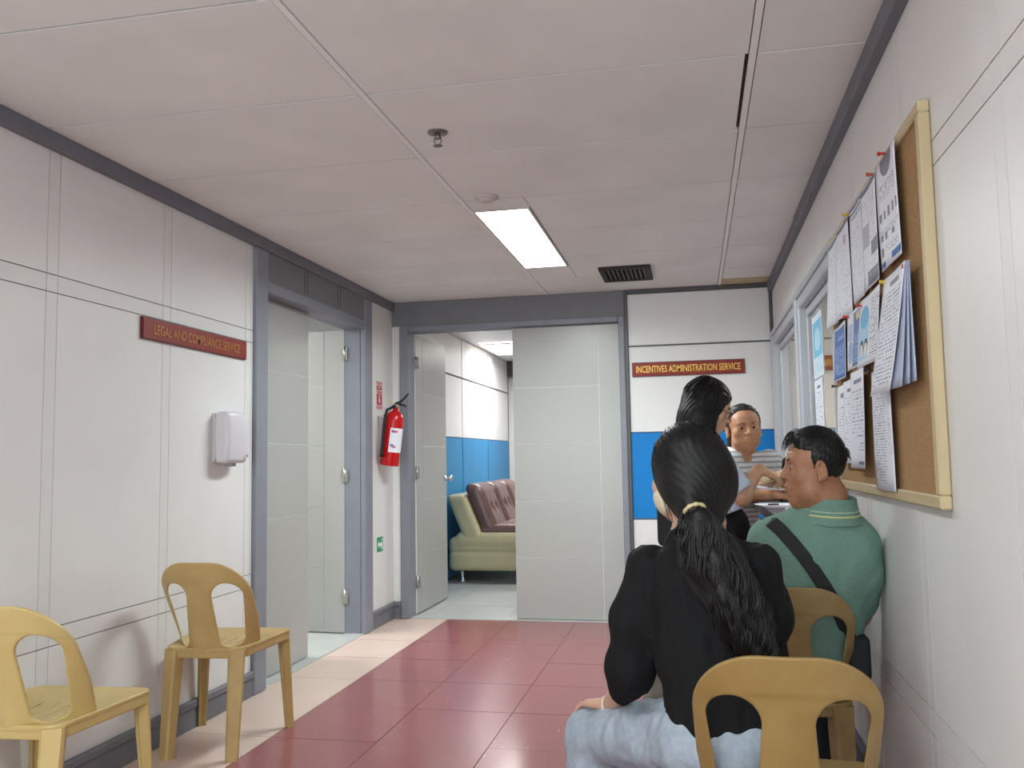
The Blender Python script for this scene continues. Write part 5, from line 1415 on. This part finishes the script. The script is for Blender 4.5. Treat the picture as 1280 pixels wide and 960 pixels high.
nz = nt.nodes.new('ShaderNodeTexNoise'); nz.inputs['Scale'].default_value = 6; nt.links.new(gn.outputs['Position'], nz.inputs['Vector'])
ma = nt.nodes.new('ShaderNodeMath'); ma.operation = 'MULTIPLY_ADD'; ma.inputs[1].default_value = .03; nt.links.new(nz.outputs['Fac'], ma.inputs[0]); nt.links.new(sx_.outputs[2], ma.inputs[2])
mb = nt.nodes.new('ShaderNodeMath'); mb.operation = 'MULTIPLY'; mb.inputs[1].default_value = 2*math.pi/.027; nt.links.new(ma.outputs[0], mb.inputs[0])
mc = nt.nodes.new('ShaderNodeMath'); mc.operation = 'SINE'; nt.links.new(mb.outputs[0], mc.inputs[0])
rr_ = nt.nodes.new('ShaderNodeValToRGB'); rr_.color_ramp.elements[0].position = .25; rr_.color_ramp.elements[0].color = rgb(164, 166, 170); rr_.color_ramp.elements[1].position = .42; rr_.color_ramp.elements[1].color = rgb(222, 222, 224)
md = nt.nodes.new('ShaderNodeMapRange'); md.inputs[1].default_value = -1; nt.links.new(mc.outputs[0], md.inputs[0]); nt.links.new(md.outputs[0], rr_.inputs[0])
nt.links.new(rr_.outputs[0], nt.nodes['Principled BSDF'].inputs['Base Color'])
def shirtC(P):
    d = loft(P, (.11, 4.64, .80), (.237, 4.545, 1.205), fC, [(0, .175, .135, 0), (.4, .165, .13, .015), (.75, .162, .125, .015), (.88, .13, .09, 0), (.96, .08, .072, 0), (1, .068, .066, 0)], .012)
    for k in (0, 1):
        s0, e0 = A3(*shC[k]), A3(*elC[k]); cf = s0*.35+e0*.65; ax = (e0-s0)/np.linalg.norm(e0-s0)
        l = smax(rc(P, tuple(s0), tuple(cf), .062, .060), (P-cf)@ax, .008); d = smin(d, l, .04)
    d = smax(d, -ell(P, tuple(oC+A3(.015, -.10, -.14)), (.05, .09, .045)), .01)
    return d-.003*wrinkle(P, 1., 5)
V, F = surf(shirtC, (-.1, 4.35, .76), (.46, 4.82, 1.21), .008); mesh_np('striped_top', V, F, m_stripe, WC, local=WC.location)
def pantC(P):
    d = ell(P, (.11, 4.65, .83), (.17, .14, .12))
    for k in (0, 1): d = smin(d, limb(P, [(.03+.16*k, 4.66, .80), (.03+.15*k, 4.64, .44), (.03+.15*k, 4.66, .07)], [.10, .075, .06]), .03)
    return smax(d, .06-P[:, 2], .01)-.003*wrinkle(P, 1, 1)
V, F = surf(pantC, (-.1, 4.45, .05), (.32, 4.82, .98), .012); mesh_np('trousers', V, F, M('trousers_navy', rgb(40, 44, 58), .8, .2), WC, local=WC.location)
shoes(WC, [(.03, 4.66, 0), (.18, 4.66, 0)], fC)
def hairC(P):
    L = (P-oC)@RC/.96/A3(1.06, 1, .98)
    d = ell(L, (0, -.018, .036), (.085, .102, .098))
    ax = np.abs(L[:, 0])
    zone = np.minimum(np.maximum(L[:, 1]-(.055-.35*ax), (.060-L[:, 2])), np.maximum(L[:, 1]-(.014), -.03-L[:, 2]))
    zone = np.minimum(zone, np.maximum(L[:, 1]+.03, -.075-L[:, 2]))
    d = smax(d, zone, .012)
    bun = ell(L, (.0, -.10, -.045), (.045, .03, .045)); d = smin(d, bun, .03); d = smin(d, rc(L, (.04, -.05, -.03), (.062, -.055, -.125), .035, .018), .03)
    return (d-.0014*np.sin(ax*20+L[:, 2]*380))*.96
V, F = surf(hairC, oC-A3(.13, .15, .13), oC+A3(.13, .16, .14), .004); mesh_np('hair', V, F, m_hairC, WC, local=WC.location)
for sx in (-1, 1):
    c = oC+RC@(A3(sx*.086, -.004, -.038)*.96)
    V, F = surf(lambda P: ell(P, c, (.006,)*3), c-.009, c+.009, .002); mesh_np('earring', V, F, m_gold, WC, local=WC.location)
# her navy jacket strap / bag on the ledge
t = thing('patterned_bag', 'dark brown bag with pale diamond pattern standing on the ledge', 'bag', (.45, 4.42, .95))
m_pat = M('pattern_brown', rgb(70, 52, 46), .7); nt = m_pat.node_tree
tc = nt.nodes.new('ShaderNodeTexCoord'); mp = nt.nodes.new('ShaderNodeMapping'); mp.inputs['Rotation'].default_value = (0, .785, 0); mp.inputs['Scale'].default_value = (26, 26, 26)
ck = nt.nodes.new('ShaderNodeTexChecker'); ck.inputs['Color1'].default_value = rgb(60, 44, 40); ck.inputs['Color2'].default_value = rgb(150, 128, 112); ck.inputs['Scale'].default_value = 1
nt.links.new(tc.outputs['Object'], mp.inputs[0]); nt.links.new(mp.outputs[0], ck.inputs['Vector']); nt.links.new(ck.outputs[0], nt.nodes['Principled BSDF'].inputs['Base Color'])
V, F = surf(lambda P: rbox(P, (.455, 4.44, 1.015), (.075, .04, .065), .025)-.004*wrinkle(P, 1.4, 2), (.36, 4.37, .94), (.55, 4.51, 1.1), .005); mesh_np('bag_body', V, F, m_pat, t, local=t.location)
tube('bag_handle', [(.41, 4.44, 1.07), (.42, 4.43, 1.15), (.455, 4.43, 1.17), (.49, 4.43, 1.15), (.50, 4.44, 1.07)], .007, m_black, t, 8)
